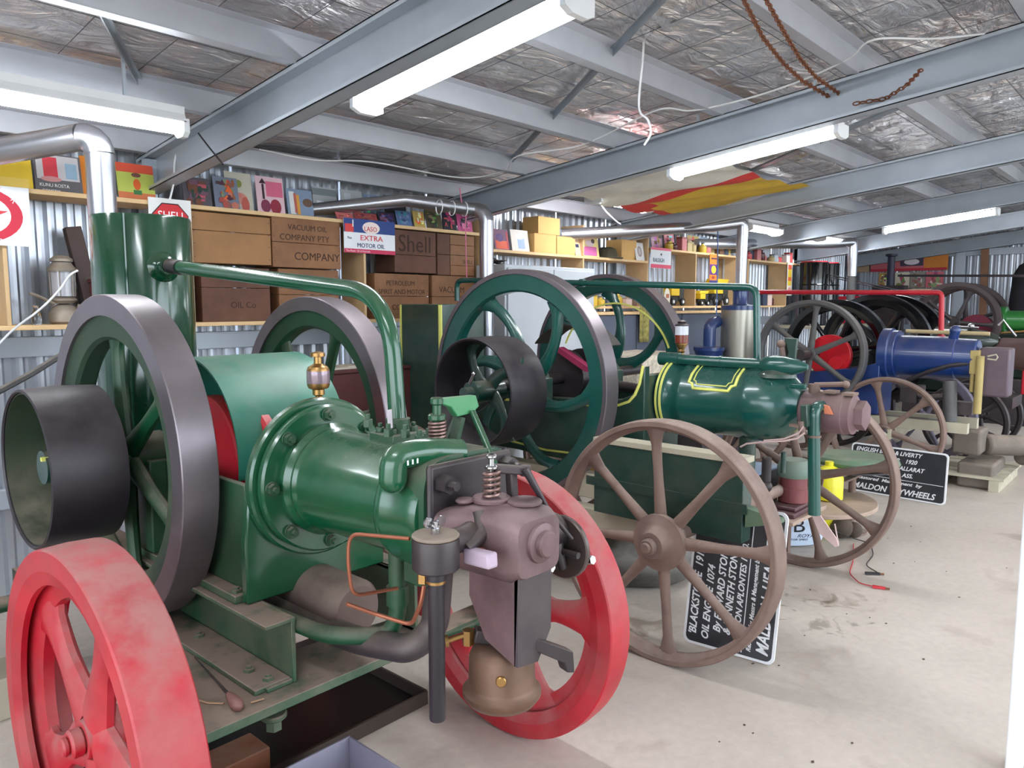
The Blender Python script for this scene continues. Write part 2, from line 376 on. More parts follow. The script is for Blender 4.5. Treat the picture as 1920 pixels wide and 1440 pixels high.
# ------------------------------------------------------------------ fluorescent lamps
def lamp(c, axis, ln, label, wd=.16, nt=1, hang=0):
    c = Vector(c); t = thing('fluorescent_light', label, 'ceiling lamp', c, 'fluorescent battens under the roof')
    sl = -.115 if axis == 'Y' else 0
    def to(mb):
        if axis == 'Y':
            for v in mb.v: v.z += sl*(v.y-c.y)
        return mb
    def sec(y0, y1, pts):   # pts in (cross, z), extruded along the axis
        mb = MB()
        P = [((c.x+u, c.y+y0, c.z+z) if axis == 'Y' else (c.x+y0, c.y+u, c.z+z)) for u, z in pts]
        mb.prism(P, (0, y1-y0, 0) if axis == 'Y' else (y1-y0, 0, 0)); return to(mb)
    h = ln/2
    sec(-h, h, [(-.03,.06),(.03,.06),(.03,.03),(wd/2,.0),(wd/2,-.004),(-wd/2,-.004),(-wd/2,0),(-.03,.03)]).build('lamp_body', WHITE, t, smooth=0)
    k = 10; prof = [(wd/2*.8*math.cos(PI*i/k), -.006-.045*math.sin(PI*i/k)) for i in range(k+1)]
    sec(-h+.02, h-.02, list(reversed(prof))).build('lamp_tube', GLOW, t, smooth=60)
    for s in (-1, 1):
        sec(s*h-.012, s*h+.012, [(-wd/2,.01),(wd/2,.01),(wd/2,-.045),(wd/4,-.062),(-wd/4,-.062),(-wd/2,-.045)]).build('end_cap', WHITE, t, smooth=0)
    for s in (-.7, .7):
        q = (c.x, c.y+s*h) if axis == 'Y' else (c.x+s*h, c.y)
        part('hanger', t, BEAM, lambda m: m.beam((q[0], q[1], c.z+.06-(.115*s*h if axis == 'Y' else 0)), (q[0], q[1], zroof(q[1])+.13), .012, .012, up=(1,0,0)))
    return t
lamp((2.075, 2.15, 2.385), 'Y', 1.13, 'biggest fluorescent batten, hanging beside the nearest big roof beam at top centre', .16)
lamp((.75, 3.22, 2.205), 'X', 1.5, 'fluorescent batten at far left above the silver flue elbow', .09)
lamp((4.19, 1.95, 2.32), 'Y', .98, 'fluorescent batten along the second roof beam, right of centre', .16)
lamp((5.18, 3.50, 2.27), 'X', .75, 'fluorescent batten hung beside the yellow sheet, seen just above the shelf wall', .16)
lamp((7.7, 3.45, 2.24), 'X', .75, 'short bright fluorescent batten right of the blue-capped silver flue top', .16)
lamp((9.8, 3.42, 2.25), 'X', 1.1, 'smallest fluorescent batten, above the shelves near the far corner', .16)
lamp((8.55, 1.99, 2.29), 'Y', 1.0, 'long fluorescent batten at far right below the last beams', .12)

lamp((-.15, .6, 2.62), 'Y', 1.22, 'added unseen fluorescent batten over the aisle behind the photographer, left', .17)  # this and the next two battens are added out of view as fill light
lamp((4.25, -.6, 2.64), 'Y', 1.22, 'added unseen fluorescent batten over the open aisle right of view', .17)  # added out of view to brighten beams and ceiling
lamp((6.4, -.6, 2.64), 'Y', 1.22, 'added unseen fluorescent batten over the far open aisle right of view', .17)  # added fill lamp, also out of view
# ------------------------------------------------------------------ shelving along the wall and what stands on it
def prn(parent, M, shapes, name='print'):
    """flat printed shapes lifted a hair off a board; one mesh, one material per colour"""
    mb = MB(); ms = []
    for k, (kind, u, v, a, b, col) in enumerate(shapes):
        m = flat(col)
        if m not in ms: ms.append(m)
        mb.cm = ms.index(m); e = .0008 + .0002*k; st = len(mb.v)
        if kind == 'r': mb.add([(u-a/2, v-b/2, e), (u+a/2, v-b/2, e), (u+a/2, v+b/2, e), (u-a/2, v+b/2, e)], [(0,1,2,3)])
        elif kind == 'o': mb.add([(u+a/2*math.cos(PI*i/10), v+b/2*math.sin(PI*i/10), e) for i in range(20)], [tuple(range(20))])
        elif kind == 'ring':
            n = 32; mb.add([(u+a/2*q*math.cos(2*PI*i/n), v+b/2*q*math.sin(2*PI*i/n), e) for q in (1, .74) for i in range(n)], [(i, (i+1) % n, n+(i+1) % n, n+i) for i in range(n)])
        elif kind == 't': mb.add([(u-a/2, v-b/2, e), (u+a/2, v-b/2, e), (u, v+b/2, e)], [(0,1,2)])
        elif kind == 'star': mb.add([(u+(a/2 if i % 2 == 0 else a/5)*math.sin(PI*i/5), v+(b/2 if i % 2 == 0 else b/5)*math.cos(PI*i/5), e) for i in range(10)] + [(u, v, e)], [(i, (i+1) % 10, 10) for i in range(10)])
        elif kind == 'oct': mb.add([(u+a/2*x, v+b/2*y, e) for x, y in ((-1,-.45),(-.45,-1),(.45,-1),(1,-.45),(1,.45),(.45,1),(-.45,1),(-1,.45))], [tuple(range(8))])
    mb.xf(M); return mb.build(name, ms, parent, smooth=0, flip=False)
def poster(x0, x1, y, z0, z1, col, shapes, label, cat='poster', lean=.03, txt=(), group='posters and cards along the top shelf', name='poster', th=.004):
    """board standing in the XZ plane, leaning back; shapes in 0..1 board units"""
    wd = x1-x0; h = z1-z0
    M = frame((x0, y, z0), (1,0,0), (0, lean, h))
    t = thing(name, label, cat, (x0+wd/2, y, z0), group)
    mb = MB(); mb.box(0, wd, 0, h, -th, 0); mb.xf(M); mb.build('board', flat(col), t, smooth=0)
    if shapes: prn(t, M, [(k, u*wd, v*h, a*wd, b*h, c) for k, u, v, a, b, c in shapes])
    for s, u, v, sz, c, sx in txt:
        text(s, t, M @ Matrix.Translation((u*wd, v*h, .002)), sz*h, flat(c), sx=sx)
    return t
def rp(n, seed, cols):
    r = random.Random(seed)
    cc = cols+[tuple(min(255, int(q*r.uniform(.6, 1.35))) for q in c) for c in cols]
    return [(r.choice('root'), r.uniform(.18,.82), r.uniform(.14,.86), r.uniform(.08,.34), r.uniform(.06,.3), r.choice(cc)) for _ in range(n*3)]
SY = 4.0
ORD_ = ['first', 'second', 'third', 'fourth']
def unit(label, x0, x1, planks, panels, loc, back=()):
    t = thing('shelf_unit', label, 'shelf', loc)
    for a, b, z in planks: part('shelf_board', t, PINE, lambda m: m.box(a, b, SY, YW-.05, z-.022, z), bev=.002)
    for x, za, zb in panels: part('side_panel', t, PINED, lambda m: m.box(x-.009, x+.009, SY+.003, YW-.05, za, zb), bev=.002)
    return t
unit('long pine wall shelf holding the old wooden crates, at left', .3, 4.1, [(.3, 4.1, 1.975), (.3, 4.1, 1.352)], [(1.03, 1.352, 1.953), (1.88, 1.352, 1.953), (3.02, 1.352, 1.953), (4.09, 1.352, 2.08)], (2.2, 4.2, 1.352))
unit('pine shelf unit with cardboard boxes behind the big green flywheels', 4.27, 6.4, [(4.2, 6.4, 1.865), (5.3, 6.4, 1.43)], [(4.2, 1.43, 2.05), (5.36, 1.43, 2.13), (6.4, 1.43, 2.13)], (5.3, 4.2, 1.43))
unit('pine shelf unit with yellow toy vehicles', 6.5, 8.35, [(6.5, 8.38, 2.0), (6.42, 8.38, 1.43)], [(7.35, 1.43, 1.98), (8.36, 1.43, 1.98)], (7.4, 4.2, 1.43))
unit('pine shelf unit left of the black drums', 8.5, 10.2, [(8.6, 10.3, 1.98), (8.5, 10.0, 1.43)], [(8.62, 1.43, 1.98), (9.75, 1.43, 1.98)], (9.4, 4.2, 1.43))

# crates: every board a part
def crate(x0, x1, y0, y1, z0, z1, m, label, split=.5, words=(), name='wooden_crate', ms=None):
    t = thing(name, label, 'crate', ((x0+x1)/2, (y0+y1)/2, z0), 'old wooden crates on the left shelf')
    h = z1-z0; g = .0025; e = .014
    cuts = [0, split, 1] if isinstance(split, float) else [0]+list(split)+[1]
    for a, b in zip(cuts[:-1], cuts[1:]):
        part('plank', t, m, lambda q: q.box(x0, x1, y0, y0+e, z0+h*a+g/2, z0+h*b-g/2), bev=.0015)
        part('plank', t, m, lambda q: q.box(x0, x0+.018, y0+e+.001, y1, z0+h*a+g/2, z0+h*b-g/2), bev=.0015)
        part('plank', t, m, lambda q: q.box(x1-.018, x1, y0+e+.001, y1, z0+h*a+g/2, z0+h*b-g/2), bev=.0015)
    part('crate_bottom', t, m, lambda q: q.box(x0+.019, x1-.019, y0+e+.001, y1, z0, z0+.012))
    def nails(q):
        for x in (x0+.012, x1-.012):
            for a in (.12, .38, .62, .88): q.cyl((x, y0-.0006, z0+h*a), (x, y0+.002, z0+h*a), .003, n=6)
    part('nail_heads', t, DIRON, nails)
    for s, u, v, sz in words:
        text(s, t, frame((x0+(x1-x0)*u, y0-.0008, z0+h*v), (1,0,0), (0,0,1)), sz, STAIN, ext=.0003)
    return t
crate(1.90, 2.365, 4.02, 4.22, 1.672, 1.945, CRATE3, 'plain orange-brown crate at the top left of the crate stack', .64)
crate(2.372, 2.843, 4.015, 4.22, 1.665, 1.958, CRATE, 'stencilled crate reading COMPANY under the poster shelf', .5, [('VACUUM OIL', .22, .76, .045), ('COMPANY PTY', .10, .55, .05), ('COMPANY', .30, .16, .066)])
crate(1.945, 2.355, 4.03, 4.22, 1.352, 1.655, CRATE2, 'reddish crate at the bottom left of the crate stack', .62, [('OIL Co', .4, .25, .05)])
crate(2.42, 2.84, 4.04, 4.22, 1.352, 1.66, CRATE, 'honey brown crate behind the rear flywheel of the nearest engine', .5)
crate(3.27, 3.64, 4.01, 4.22, 1.662, 1.945, CRATE2, 'dark red-brown crate with a script word burnt on its front', .42, [('Shell', .08, .5, .16)])
crate(3.655, 3.775, 4.01, 4.22, 1.655, 1.945, CRATE2, 'narrow upright dark crate end beside the script crate', .5)
crate(3.78, 4.02, 4.01, 4.22, 1.655, 1.945, CRATE, 'small pale weathered crate left of the upright silver flue', [.25,.5,.75], [('SHELL', .5, .3, .04)])
crate(3.10, 3.57, 4.01, 4.22, 1.352, 1.652, CRATE, 'crate with three stencilled lines of writing, lower shelf', .5, [('PETROLEUM', .2, .74, .045), ('SPIRIT AND MOTOR', .06, .55, .045), ('COMPANY', .3, .2, .05)])
crate(3.60, 4.02, 4.01, 4.22, 1.352, 1.652, CRATE, 'crate lettered VACUUM behind the green water pipe end', .5, [('VACUUM', .16, .6, .06)])

# posters on the top shelf, left to right
Z0 = 1.976
P = lambda px: at(px, 380, Y=4.1).x
poster(.86, 1.19, 4.10, Z0, 2.205, (232,196,44), [('t', .42,.74,.5,-.46,(206,62,48)), ('t',.1,.8,.16,-.28,(210,70,50)), ('r',.5,.14,.9,.2,(238,206,96))], 'yellow tin poster with red sun rays, far left of the top shelf', txt=[('PARADISH', .1, .3, .12, (60,110,90), 1), ('FIRE CRACKERS', .08, .16, .08, (190,120,40), 1)])
poster(1.20, 1.405, 4.10, Z0, 2.165, (96,92,96), [('r', .5,.66,.9,.62,(200,196,200)), ('r',.34,.62,.3,.6,(214,60,74)), ('o',.34,.36,.44,.14,(200,140,140)), ('r',.78,.6,.25,.4,(150,180,204))], 'grey poster with a red figure and white title ROSTA', txt=[('KUNU ROSTA', .08, .16, .12, (240,240,240), .9), ('COMEDY', .12, .02, .1, (240,240,240), 1)])
poster(1.41, 1.50, 4.12, Z0, 2.18, (226,134,36), [('r',.6,.5,.25,.12,(40,34,40)), ('r',.6,.3,.25,.12,(40,34,40)), ('r',.6,.7,.25,.12,(60,40,40))], 'orange poster with black squares, half hidden by the silver flue')
poster(1.57, 1.755, 4.10, Z0, 2.17, (190,200,92), [('r',.5,.88,1,.24,(220,86,60)), ('r',.5,.12,1,.22,(214,120,74)), ('o',.52,.45,.2,.3,(224,100,40)), ('o',.52,.7,.26,.12,(120,80,70)), ('r',.52,.24,.22,.12,(60,120,70))], 'green and red poster showing a drink bottle, right of the silver flue')
poster(1.90, 2.06, 4.09, Z0, 2.14, (92,84,92), rp(9, 1, [(176,70,90),(200,90,104),(110,60,80),(70,60,70)]), 'dark poster of red flowers under the end of the first roof beam')
poster(2.07, 2.215, 4.08, Z0, 2.16, (120,130,150), rp(9, 2, [(180,80,70),(200,120,100),(80,50,60),(150,90,80)]), 'poster of red seafood on a blue and grey ground')
poster(2.17, 2.335, 4.14, Z0, 2.205, (206,200,184), [('o',.5,.72,.26,.2,(140,146,70)), ('o',.5,.35,.6,.3,(214,150,130)), ('o',.7,.2,.3,.4,(200,96,84)), ('r',.4,.42,.4,.1,(220,130,120))], 'cream pin-up poster with a green circle at its top')
poster(2.35, 2.53, 4.12, Z0, 2.20, (232,196,206), [('r',.66,.68,.6,.4,(222,110,140)), ('r',.25,.6,.08,.4,(60,30,50)), ('t',.25,.88,.25,.14,(60,30,50)), ('o',.3,.22,.35,.34,(130,50,80)), ('o',.66,.22,.4,.4,(150,40,60))], 'pink poster with two dark red shapes and a black arrow')
poster(2.55, 2.73, 4.12, Z0, 2.15, (132,150,176), [('r',.2,.5,.2,.8,(226,226,226)), ('r',.42,.45,.12,.7,(222,160,60)), ('r',.32,.5,.1,.7,(190,100,90)), ('o',.8,.55,.4,.3,(110,84,70))], 'blue poster with big upright pencils')
poster(2.76, 2.94, 4.16, Z0, 2.19, (170,172,176), [('r',.3,.45,.3,.26,(236,236,240)), ('r',.75,.45,.3,.26,(90,94,104)), ('r',.5,.85,1,.2,(120,130,132))], 'pale grey poster with small dark windows')
poster(2.96, 3.13, 4.14, Z0, 2.19, (176,180,184), [('r',.3,.5,.3,.8,(200,204,208)), ('o',.72,.4,.3,.4,(190,150,130))], 'washed-out grey poster with a small face')
poster(3.14, 3.30, 4.14, Z0, 2.18, (124,142,170), rp(5, 3, [(150,166,190),(90,104,130),(180,190,200)]), 'faded blue poster under the sloping flue')
poster(3.31, 3.50, 4.14, Z0, 2.19, (40,42,48), [('r',.4,.82,.6,.06,(220,220,220)), ('r',.5,.7,.5,.05,(220,220,220))], 'black poster with two lines of white writing')
for i, (a, b, c, zt, lab, cols) in enumerate([
    (2.83, 2.96, (186,96,96), 2.03, 'small rosy card below the sloping flue', [(200,120,110),(150,70,70)]),
    (2.97, 3.15, (150,66,66), 2.04, 'small brick red card below the sloping flue', [(180,90,80),(110,50,50)]),
    (3.16, 3.30, (44,36,62), 2.06, 'small dark violet card with a blue mark', [(90,110,170),(110,50,60),(60,50,90)]),
    (3.31, 3.44, (92,116,160), 2.08, 'small blue card beside the dark violet one', [(60,80,120),(120,140,180)]),
    (3.46, 3.56, (196,170,90), 2.09, 'small card, yellow above and white below', [(236,236,230),(200,150,50)]),
    (3.57, 3.72, (84,74,48), 2.11, 'brown and olive card with a yellow foot', [(170,160,60),(60,50,40),(140,120,90)]),
    (3.73, 3.86, (30,28,40), 2.13, 'black round-topped card with pink figures', [(180,110,110),(40,36,50),(150,80,90)]),
    (3.87, 4.02, (190,80,130), 2.14, 'magenta card left of the upright silver flue', [(220,120,160),(120,60,100),(70,60,70)])]):
    poster(a, b, 4.02, Z0, zt, c, rp(6, 20+i, cols), lab)
# signs fixed to the shelf fronts
t = poster(.72, 1.135, 3.985, 1.71, 1.972, (236,236,238), [('ring', .5,.5,.86,.94,(196,36,60)), ('star',.5,.48,.62,.64,(206,50,62)), ('o',.5,.55,.14,.16,(110,180,70))], 'white square sign with a red ring and star, far left', cat='sign', lean=0, name='metal_sign', group='tin signs on the shelf fronts')
for i, ch in enumerate('MOTOR  OIL '):
    a = math.radians(150-30*i); c = at(0, 405, Y=3.98)
    text(ch, t, frame((.9275+.158*math.cos(a)-.012*math.sin(a), 3.9835, 1.8525+.124*math.sin(a)), (math.sin(a),0,-math.cos(a)), (math.cos(a),0,math.sin(a))), .035, flat((240,220,220)))
poster(1.665, 1.885, 3.985, 1.70, 1.99, (232,232,230), [('oct', .5,.56,.86,.72,(44,30,34)), ('oct', .5,.56,.82,.68,(206,36,44))], 'white sign with a red octagon reading SHELL behind the tall green tank', cat='sign', lean=0, name='metal_sign', group='tin signs on the shelf fronts', txt=[('SHELL', .2, .64, .2, (250,250,250), .95)])
poster(2.85, 3.255, 3.985, 1.772, 1.985, (232,232,236), [('r', .5,.8,1,.4,(30,62,130)), ('r',.5,.06,1,.12,(200,46,84)), ('o',.52,.76,.34,.36,(240,222,216)), ('r',.1,.72,.16,.24,(214,60,60)), ('r',.17,.86,.02,.2,(236,236,236))], 'blue, white and red tin sign reading EXTRA MOTOR OIL', cat='sign', lean=0, name='metal_sign', group='tin signs on the shelf fronts',
    txt=[('LASO', .38, .66, .2, (206,48,60), 1), ('EXTRA', .3, .38, .22, (214,40,50), 1.25), ('MOTOR OIL', .24, .17, .18, (30,44,96), 1.05), ('The Finest  Oil of Australia', .03, .03, .08, (250,220,230), 1), ('Ten', .06, .4, .1, (70,70,80), 1)])
poster(6.42, 6.80, 3.985, 1.80, 2.0, (222,222,226), [('r',.5,.94,1,.12,(222,96,120)), ('r',.5,.1,1,.18,(224,80,110)), ('o',.5,.68,.08,.12,(90,60,70))], 'white and pink tin sign hanging below the shelf, lettered RALEIGH', cat='sign', lean=0, name='metal_sign', group='tin signs on the shelf fronts', txt=[('RALEIGH', .1, .3, .28, (80,110,120), .95)])
poster(7.62, 7.80, 3.985, 1.66, 1.99, (232,120,36), [('r',.5,.5,1,.34,(84,44,120)), ('o',.5,.5,.6,.26,(244,206,40)), ('r',.5,.08,1,.14,(60,60,110)), ('r',.5,.86,.7,.05,(70,40,60)), ('o',.45,.24,.4,.1,(150,60,40))], 'narrow orange and purple poster with a yellow shape', cat='sign', lean=0, name='metal_sign', group='tin signs on the shelf fronts')
poster(9.72, 9.88, 3.985, 1.56, 1.985, (232,226,214), [('r',.5,.55,.7,.5,(240,206,60)), ('r',.5,.86,.7,.14,(226,90,60)), ('o',.5,.18,.6,.14,(222,150,140)), ('r',.5,.5,.7,.12,(236,120,50))], 'narrow white poster with orange and yellow blocks', cat='sign', lean=0, name='metal_sign', group='tin signs on the shelf fronts')

# left bay of the shelf: pressure lamp, bar, box, jar
t = thing('pressure_lantern', 'old dusty pressure lantern standing in the left shelf bay', 'lantern', (1.30, 4.14, 1.352))
DLN = mat('dusty_lantern_metal', (150,140,128), .5, .5, dust=.7)
cx, cy = 1.30, 4.14
part('fuel_tank', t, DLN, lambda m: m.lathe((cx,cy,1.352), (0,0,1), [(.055,0),(.07,.012),(.07,.05),(.05,.085),(.02,.10)], 24))
part('burner_ring', t, DLN, lambda m: m.lathe((cx,cy,1.452), (0,0,1), [(.045,0),(.06,.015),(.06,.02),(.04,.035)], 24))
part('globe', t, mat('lantern_mica', (176,176,182), .2, .1), lambda m: m.lathe((cx,cy,1.487), (0,0,1), [(.05,0),(.052,.12)], 20, caps=False))
part('hood', t, DLN, lambda m: (m.lathe((cx,cy,1.607), (0,0,1), [(.064,0),(.066,.01),(.05,.03),(.042,.045)], 24), m.lathe((cx,cy,1.655), (0,0,1), [(.05,0),(.05,.012),(.03,.028),(.004,.032)], 24)))
part('bars', t, DLN, lambda m: [m.cyl((cx+.055*math.cos(a), cy+.055*math.sin(a), 1.487), (cx+.058*math.cos(a), cy+.058*math.sin(a), 1.61), .0025, n=6) for a in (0,1.05,2.1,3.14,4.2,5.24)])
part('feed_arm', t, DLN, lambda m: (m.tube([(cx-.05,cy-.03,1.45),(cx-.13,cy-.05,1.49),(cx-.16,cy-.05,1.50)], .008, 8), m.tube([(cx+.05,cy-.03,1.44),(cx+.12,cy-.04,1.42)], .012, 8)))
t = thing('glass_jar', 'small clear glass jar left of the old lantern', 'jar', (1.16, 4.08, 1.352))
part('jar_glass', t, GLASS, lambda m: m.lathe((1.16,4.08,1.353), (0,0,1), [(.02,0),(.022,.004),(.022,.05),(.012,.065),(.012,.08)], 16))
part('jar_stopper', t, flat((150,130,110)), lambda m: m.cyl((1.16,4.08,1.433), (1.16,4.08,1.443), .013, n=12))
b = MB(); b.beam((1.43, 4.16, 1.46), (1.375, 4.2, 1.83), .075, .05, up=(0,1,0)); tag(b.build('iron_bar', mat('brown_iron_bar', (66,50,46), .7), None, bev=.004), 'flat dark brown iron bar leaning on the corrugated wall', 'iron bar')
t = thing('wooden_box', 'dark red wooden box behind the nearest flywheel rim', 'box', (1.53, 4.12, 1.352))
part('box_body', t, mat('maroon_box', (92,48,48), .6, var=.15), lambda m: m.box(1.42, 1.66, 4.03, 4.2, 1.352, 1.555), bev=.003)
part('box_lid', t, mat('maroon_box', (92,48,48)), lambda m: m.box(1.415, 1.665, 4.025, 4.205, 1.557, 1.575), bev=.003)

q = at(700, 690, Y=3.62)
t = thing('storage_chest', 'dark maroon chest with papers, behind the rear flywheel of the nearest engine', 'chest', (q.x, 3.8, 0))
part('chest_body', t, mat('maroon_box', (92,48,48)), lambda m: m.box(q.x-.42, q.x+.33, 3.62, 3.98, 0, q.z-.02), bev=.004)
part('chest_lid', t, mat('maroon_box', (92,48,48)), lambda m: m.box(q.x-.43, q.x+.34, 3.61, 3.99, q.z-.019, q.z), bev=.003)
for i in range(4):
    x = q.x-.2+.11*i; o = part('paper', None, flat((206,196,180)), lambda m: m.box(x-.06, x+.05, 3.66, 3.80, q.z+.001, q.z+.012+.006*(i % 2)))
    tag(o, ORD_[i]+' paper bundle from left on the maroon chest', 'paper', 'papers on the maroon chest')
# unit 2
def cbox(x0, x1, y0, y1, z0, z1, label, m=CARD, group='cardboard boxes on the second shelf unit'):
    t = thing('cardboard_box', label, 'box', ((x0+x1)/2, (y0+y1)/2, z0), group)
    part('box_body', t, m, lambda q: q.box(x0, x1, y0, y1, z0, z1-.003), bev=.002)
    part('flap', t, m, lambda q: q.box(x0, x1, y0, (y0+y1)/2-.001, z1-.0028, z1)); part('flap', t, m, lambda q: q.box(x0, x1, (y0+y1)/2+.001, y1, z1-.0028, z1))
    return t
ZB = 1.867
cbox(4.72, 5.00, 4.02, 4.2, ZB, 2.02, 'lower left box of the three stacked cardboard boxes')
cbox(5.01, 5.26, 4.02, 4.2, ZB, 2.015, 'lower right box of the three stacked cardboard boxes')
cbox(4.78, 5.06, 4.03, 4.2, 2.022, 2.16, 'topmost of the three stacked cardboard boxes')
cbox(6.0, 6.25, 4.04, 4.22, ZB, 2.05, 'cardboard box with a picture card in front, right end of its shelf')
poster(6.22, 6.37, 4.02, ZB, 2.04, (226,222,222), [('o',.5,.5,.5,.6,(160,140,140)), ('o',.5,.5,.3,.4,(200,190,190))], 'white card with a grey round drawing in front of a cardboard box', group='cards on the second shelf unit')
poster(4.29, 4.46, 4.05, ZB, 2.03, (120,80,110), [('r',.5,.25,.8,.4,(220,90,60)), ('o',.4,.6,.5,.4,(90,60,120)), ('r',.9,.5,.1,.8,(190,60,60))], 'purple and orange picture just right of the upright silver flue', group='cards on the second shelf unit')
poster(4.49, 4.70, 4.05, ZB, 2.04, (226,216,206), [('r',.55,.4,.4,.55,(160,180,214)), ('o',.5,.7,.5,.3,(226,226,236))], 'white square picture with a pale blue shape', group='cards on the second shelf unit')
poster(5.27, 5.35, 4.02, ZB, 2.01, (226,190,160), [('r',.5,.6,.6,.2,(50,50,80))], 'narrow pale card with a dark blue label', group='cards on the second shelf unit')
poster(5.40, 5.66, 4.05, ZB, 2.07, (236,214,140), [('r',.5,.25,.75,.4,(216,110,170)), ('o',.5,.6,.5,.3,(226,200,200)), ('o',.7,.7,.2,.2,(90,80,80))], 'yellow and pink picture right of the tall shelf panel', group='cards on the second shelf unit')
t = thing('army_cap', 'dark olive cap on the second shelf unit', 'cap', (5.84, 4.1, ZB))
part('cap_crown', t, mat('olive_cloth', (78,72,54), .9), lambda m: m.lathe((5.84,4.1,ZB+.012), (0,0,1), [(.10,0),(.10,.03),(.085,.075),(.05,.09),(.002,.093)], 20))
part('cap_brim', t, mat('olive_cloth', (78,72,54), .9), lambda m: m.lathe((5.84,4.07,ZB), (0,0,1), [(.13,0),(.13,.008),(.10,.014)], 20))
t = thing('model_aeroplane', 'small dark model aeroplane on a plinth right of the silver flue', 'model', (4.38, 4.1, 1.70))
part('plinth', t, flat((90,60,50)), lambda m: m.box(4.24, 4.60, 4.03, 4.25, 1.68, 1.70))
part('fuselage', t, DIRON, lambda m: m.tube([(4.27,4.1,1.82),(4.35,4.1,1.78),(4.5,4.1,1.73)], [.008,.02,.006], 10))
part('wing', t, DIRON, lambda m: m.beam((4.34,4.0,1.785), (4.4,4.2,1.77), .05, .006))
part('stand', t, DIRON, lambda m: m.cyl((4.38,4.1,1.70), (4.38,4.1,1.765), .004, n=6))
# grey steel cupboard behind the green flywheels
t = thing('steel_cupboard', 'tall pale grey steel cupboard against the wall behind the green flywheels', 'cupboard', (4.6, 3.92, 0))
part('cupboard_body', t, LGREY, lambda m: m.box(4.02, 5.10, 3.70, 3.99, 0, 1.735), bev=.006)
part('door', t, LGREY, lambda m: m.box(4.04, 4.555, 3.685, 3.699, .08, 1.71), bev=.004)
part('door', t, LGREY, lambda m: m.box(4.565, 5.08, 3.685, 3.699, .08, 1.71), bev=.004)
part('lock', t, DIRON, lambda m: m.cyl((4.10,3.675,1.22), (4.10,3.685,1.22), .012, n=12))
t = thing('workbench', 'long blue-grey bench front under the wall shelves', 'workbench', (7.2, 3.95, 0))
BG = mat('blue_grey_panel', (100,106,122), .5, var=.06)
part('bench_top', t, PINE, lambda m: m.box(5.15, 8.4, 3.80, 4.24, 1.355, 1.38), bev=.003)
for a in (5.16, 5.98, 6.8, 7.6): part('front_panel', t, BG, lambda m: m.box(a, a+.80, 3.84, 4.2, .05, 1.35), bev=.004)
# brown and yellow cloth hanging by the bench
def cloth(m):
    vs = []; 
    for j in range(9):
        for i in range(9): vs.append((5.95+.022*i, 3.80-.012*math.sin(i*1.3), 1.50-.05*j))
    m.add(vs, [(j*9+i, j*9+i+1, (j+1)*9+i+1, (j+1)*9+i) for j in range(8) for i in range(8)])
o = part('hanging_cloth', None, mat('olive_yellow_cloth', (150,140,80), .9, var=.5, vscale=30), cloth, flip=False); s = o.modifiers.new('solid', 'SOLIDIFY'); s.thickness = .004
tag(o, 'olive and yellow patterned cloth hanging below the second shelf', 'cloth')
# toys and tins
def truck(x, y, z, k, label):
    t = thing('toy_truck', label, 'toy', (x, y, z), 'yellow toy vehicles on the third shelf unit')
    part('truck_body', t, flat((226,190,40)), lambda m: (m.box(x-.10*k, x+.04*k, y-.05, y+.05, z+.09*k, z+.16*k), m.prism([(x-.13*k,y-.05,z+.16*k),(x+.10*k,y-.05,z+.16*k),(x+.14*k,y-.05,z+.20*k),(x-.10*k,y-.05,z+.20*k)], (0,.1,0))), bev=.004)
    part('cab', t, flat((50,50,46)), lambda m: m.box(x+.045*k, x+.13*k, y-.045, y+.045, z+.05*k, z+.155*k), bev=.004)
    part('chassis', t, flat((40,40,40)), lambda m: m.box(x-.12*k, x+.13*k, y-.035, y+.035, z+.04*k, z+.088*k))
    for dx in (-.08, .09):
        for s in (-1, 1): 
            wl_ = part('wheel', t, flat((26,26,26)), lambda m: m.disc((x+dx*k, y+s*.04, z+.036*k), (x+dx*k, y+s*.062, z+.036*k), .036*k, n=16))
            part('hubcap', wl_, WHITE, lambda m: m.cyl((x+dx*k, y+s*.0625, z+.036*k), (x+dx*k, y+s*.065, z+.036*k), .016*k, n=10))
    return t
truck(7.02, 4.08, 1.432, 1.15, 'biggest yellow toy truck, left end of the lower shelf')
truck(7.56, 4.06, 1.432, .8, 'small yellow toy truck right of the biggest one')
truck(8.02, 4.10, 1.432, 1.5, 'yellow toy tipper beside the blue-capped silver flue')
t = thing('wall_plate', 'oval cream plate hanging in front of the third shelf unit', 'plate', (6.75, 3.98, 1.60))
part('plate_face', t, flat((234,226,206)), lambda m: (m.lathe((0,0,0), (0,-1,0), [(.09,0),(.095,.006),(.06,.010)], 24), m.xf(Matrix.Translation((6.73,3.985,1.505)) @ Matrix.Diagonal((.62,1,1.1,1)))))
part('plate_motif', t, flat((190,110,80)), lambda m: m.cbox((6.73,3.972,1.53), (.05,.002,.04)))
RR = random.Random(5)
ORD = 'first second third fourth fifth sixth seventh eighth ninth tenth eleventh twelfth thirteenth'.split()
cols = [(200,120,120),(226,200,190),(60,70,90),(190,170,120),(220,90,90),(230,226,220),(120,90,70),(180,190,200),(90,40,50),(214,180,70)]
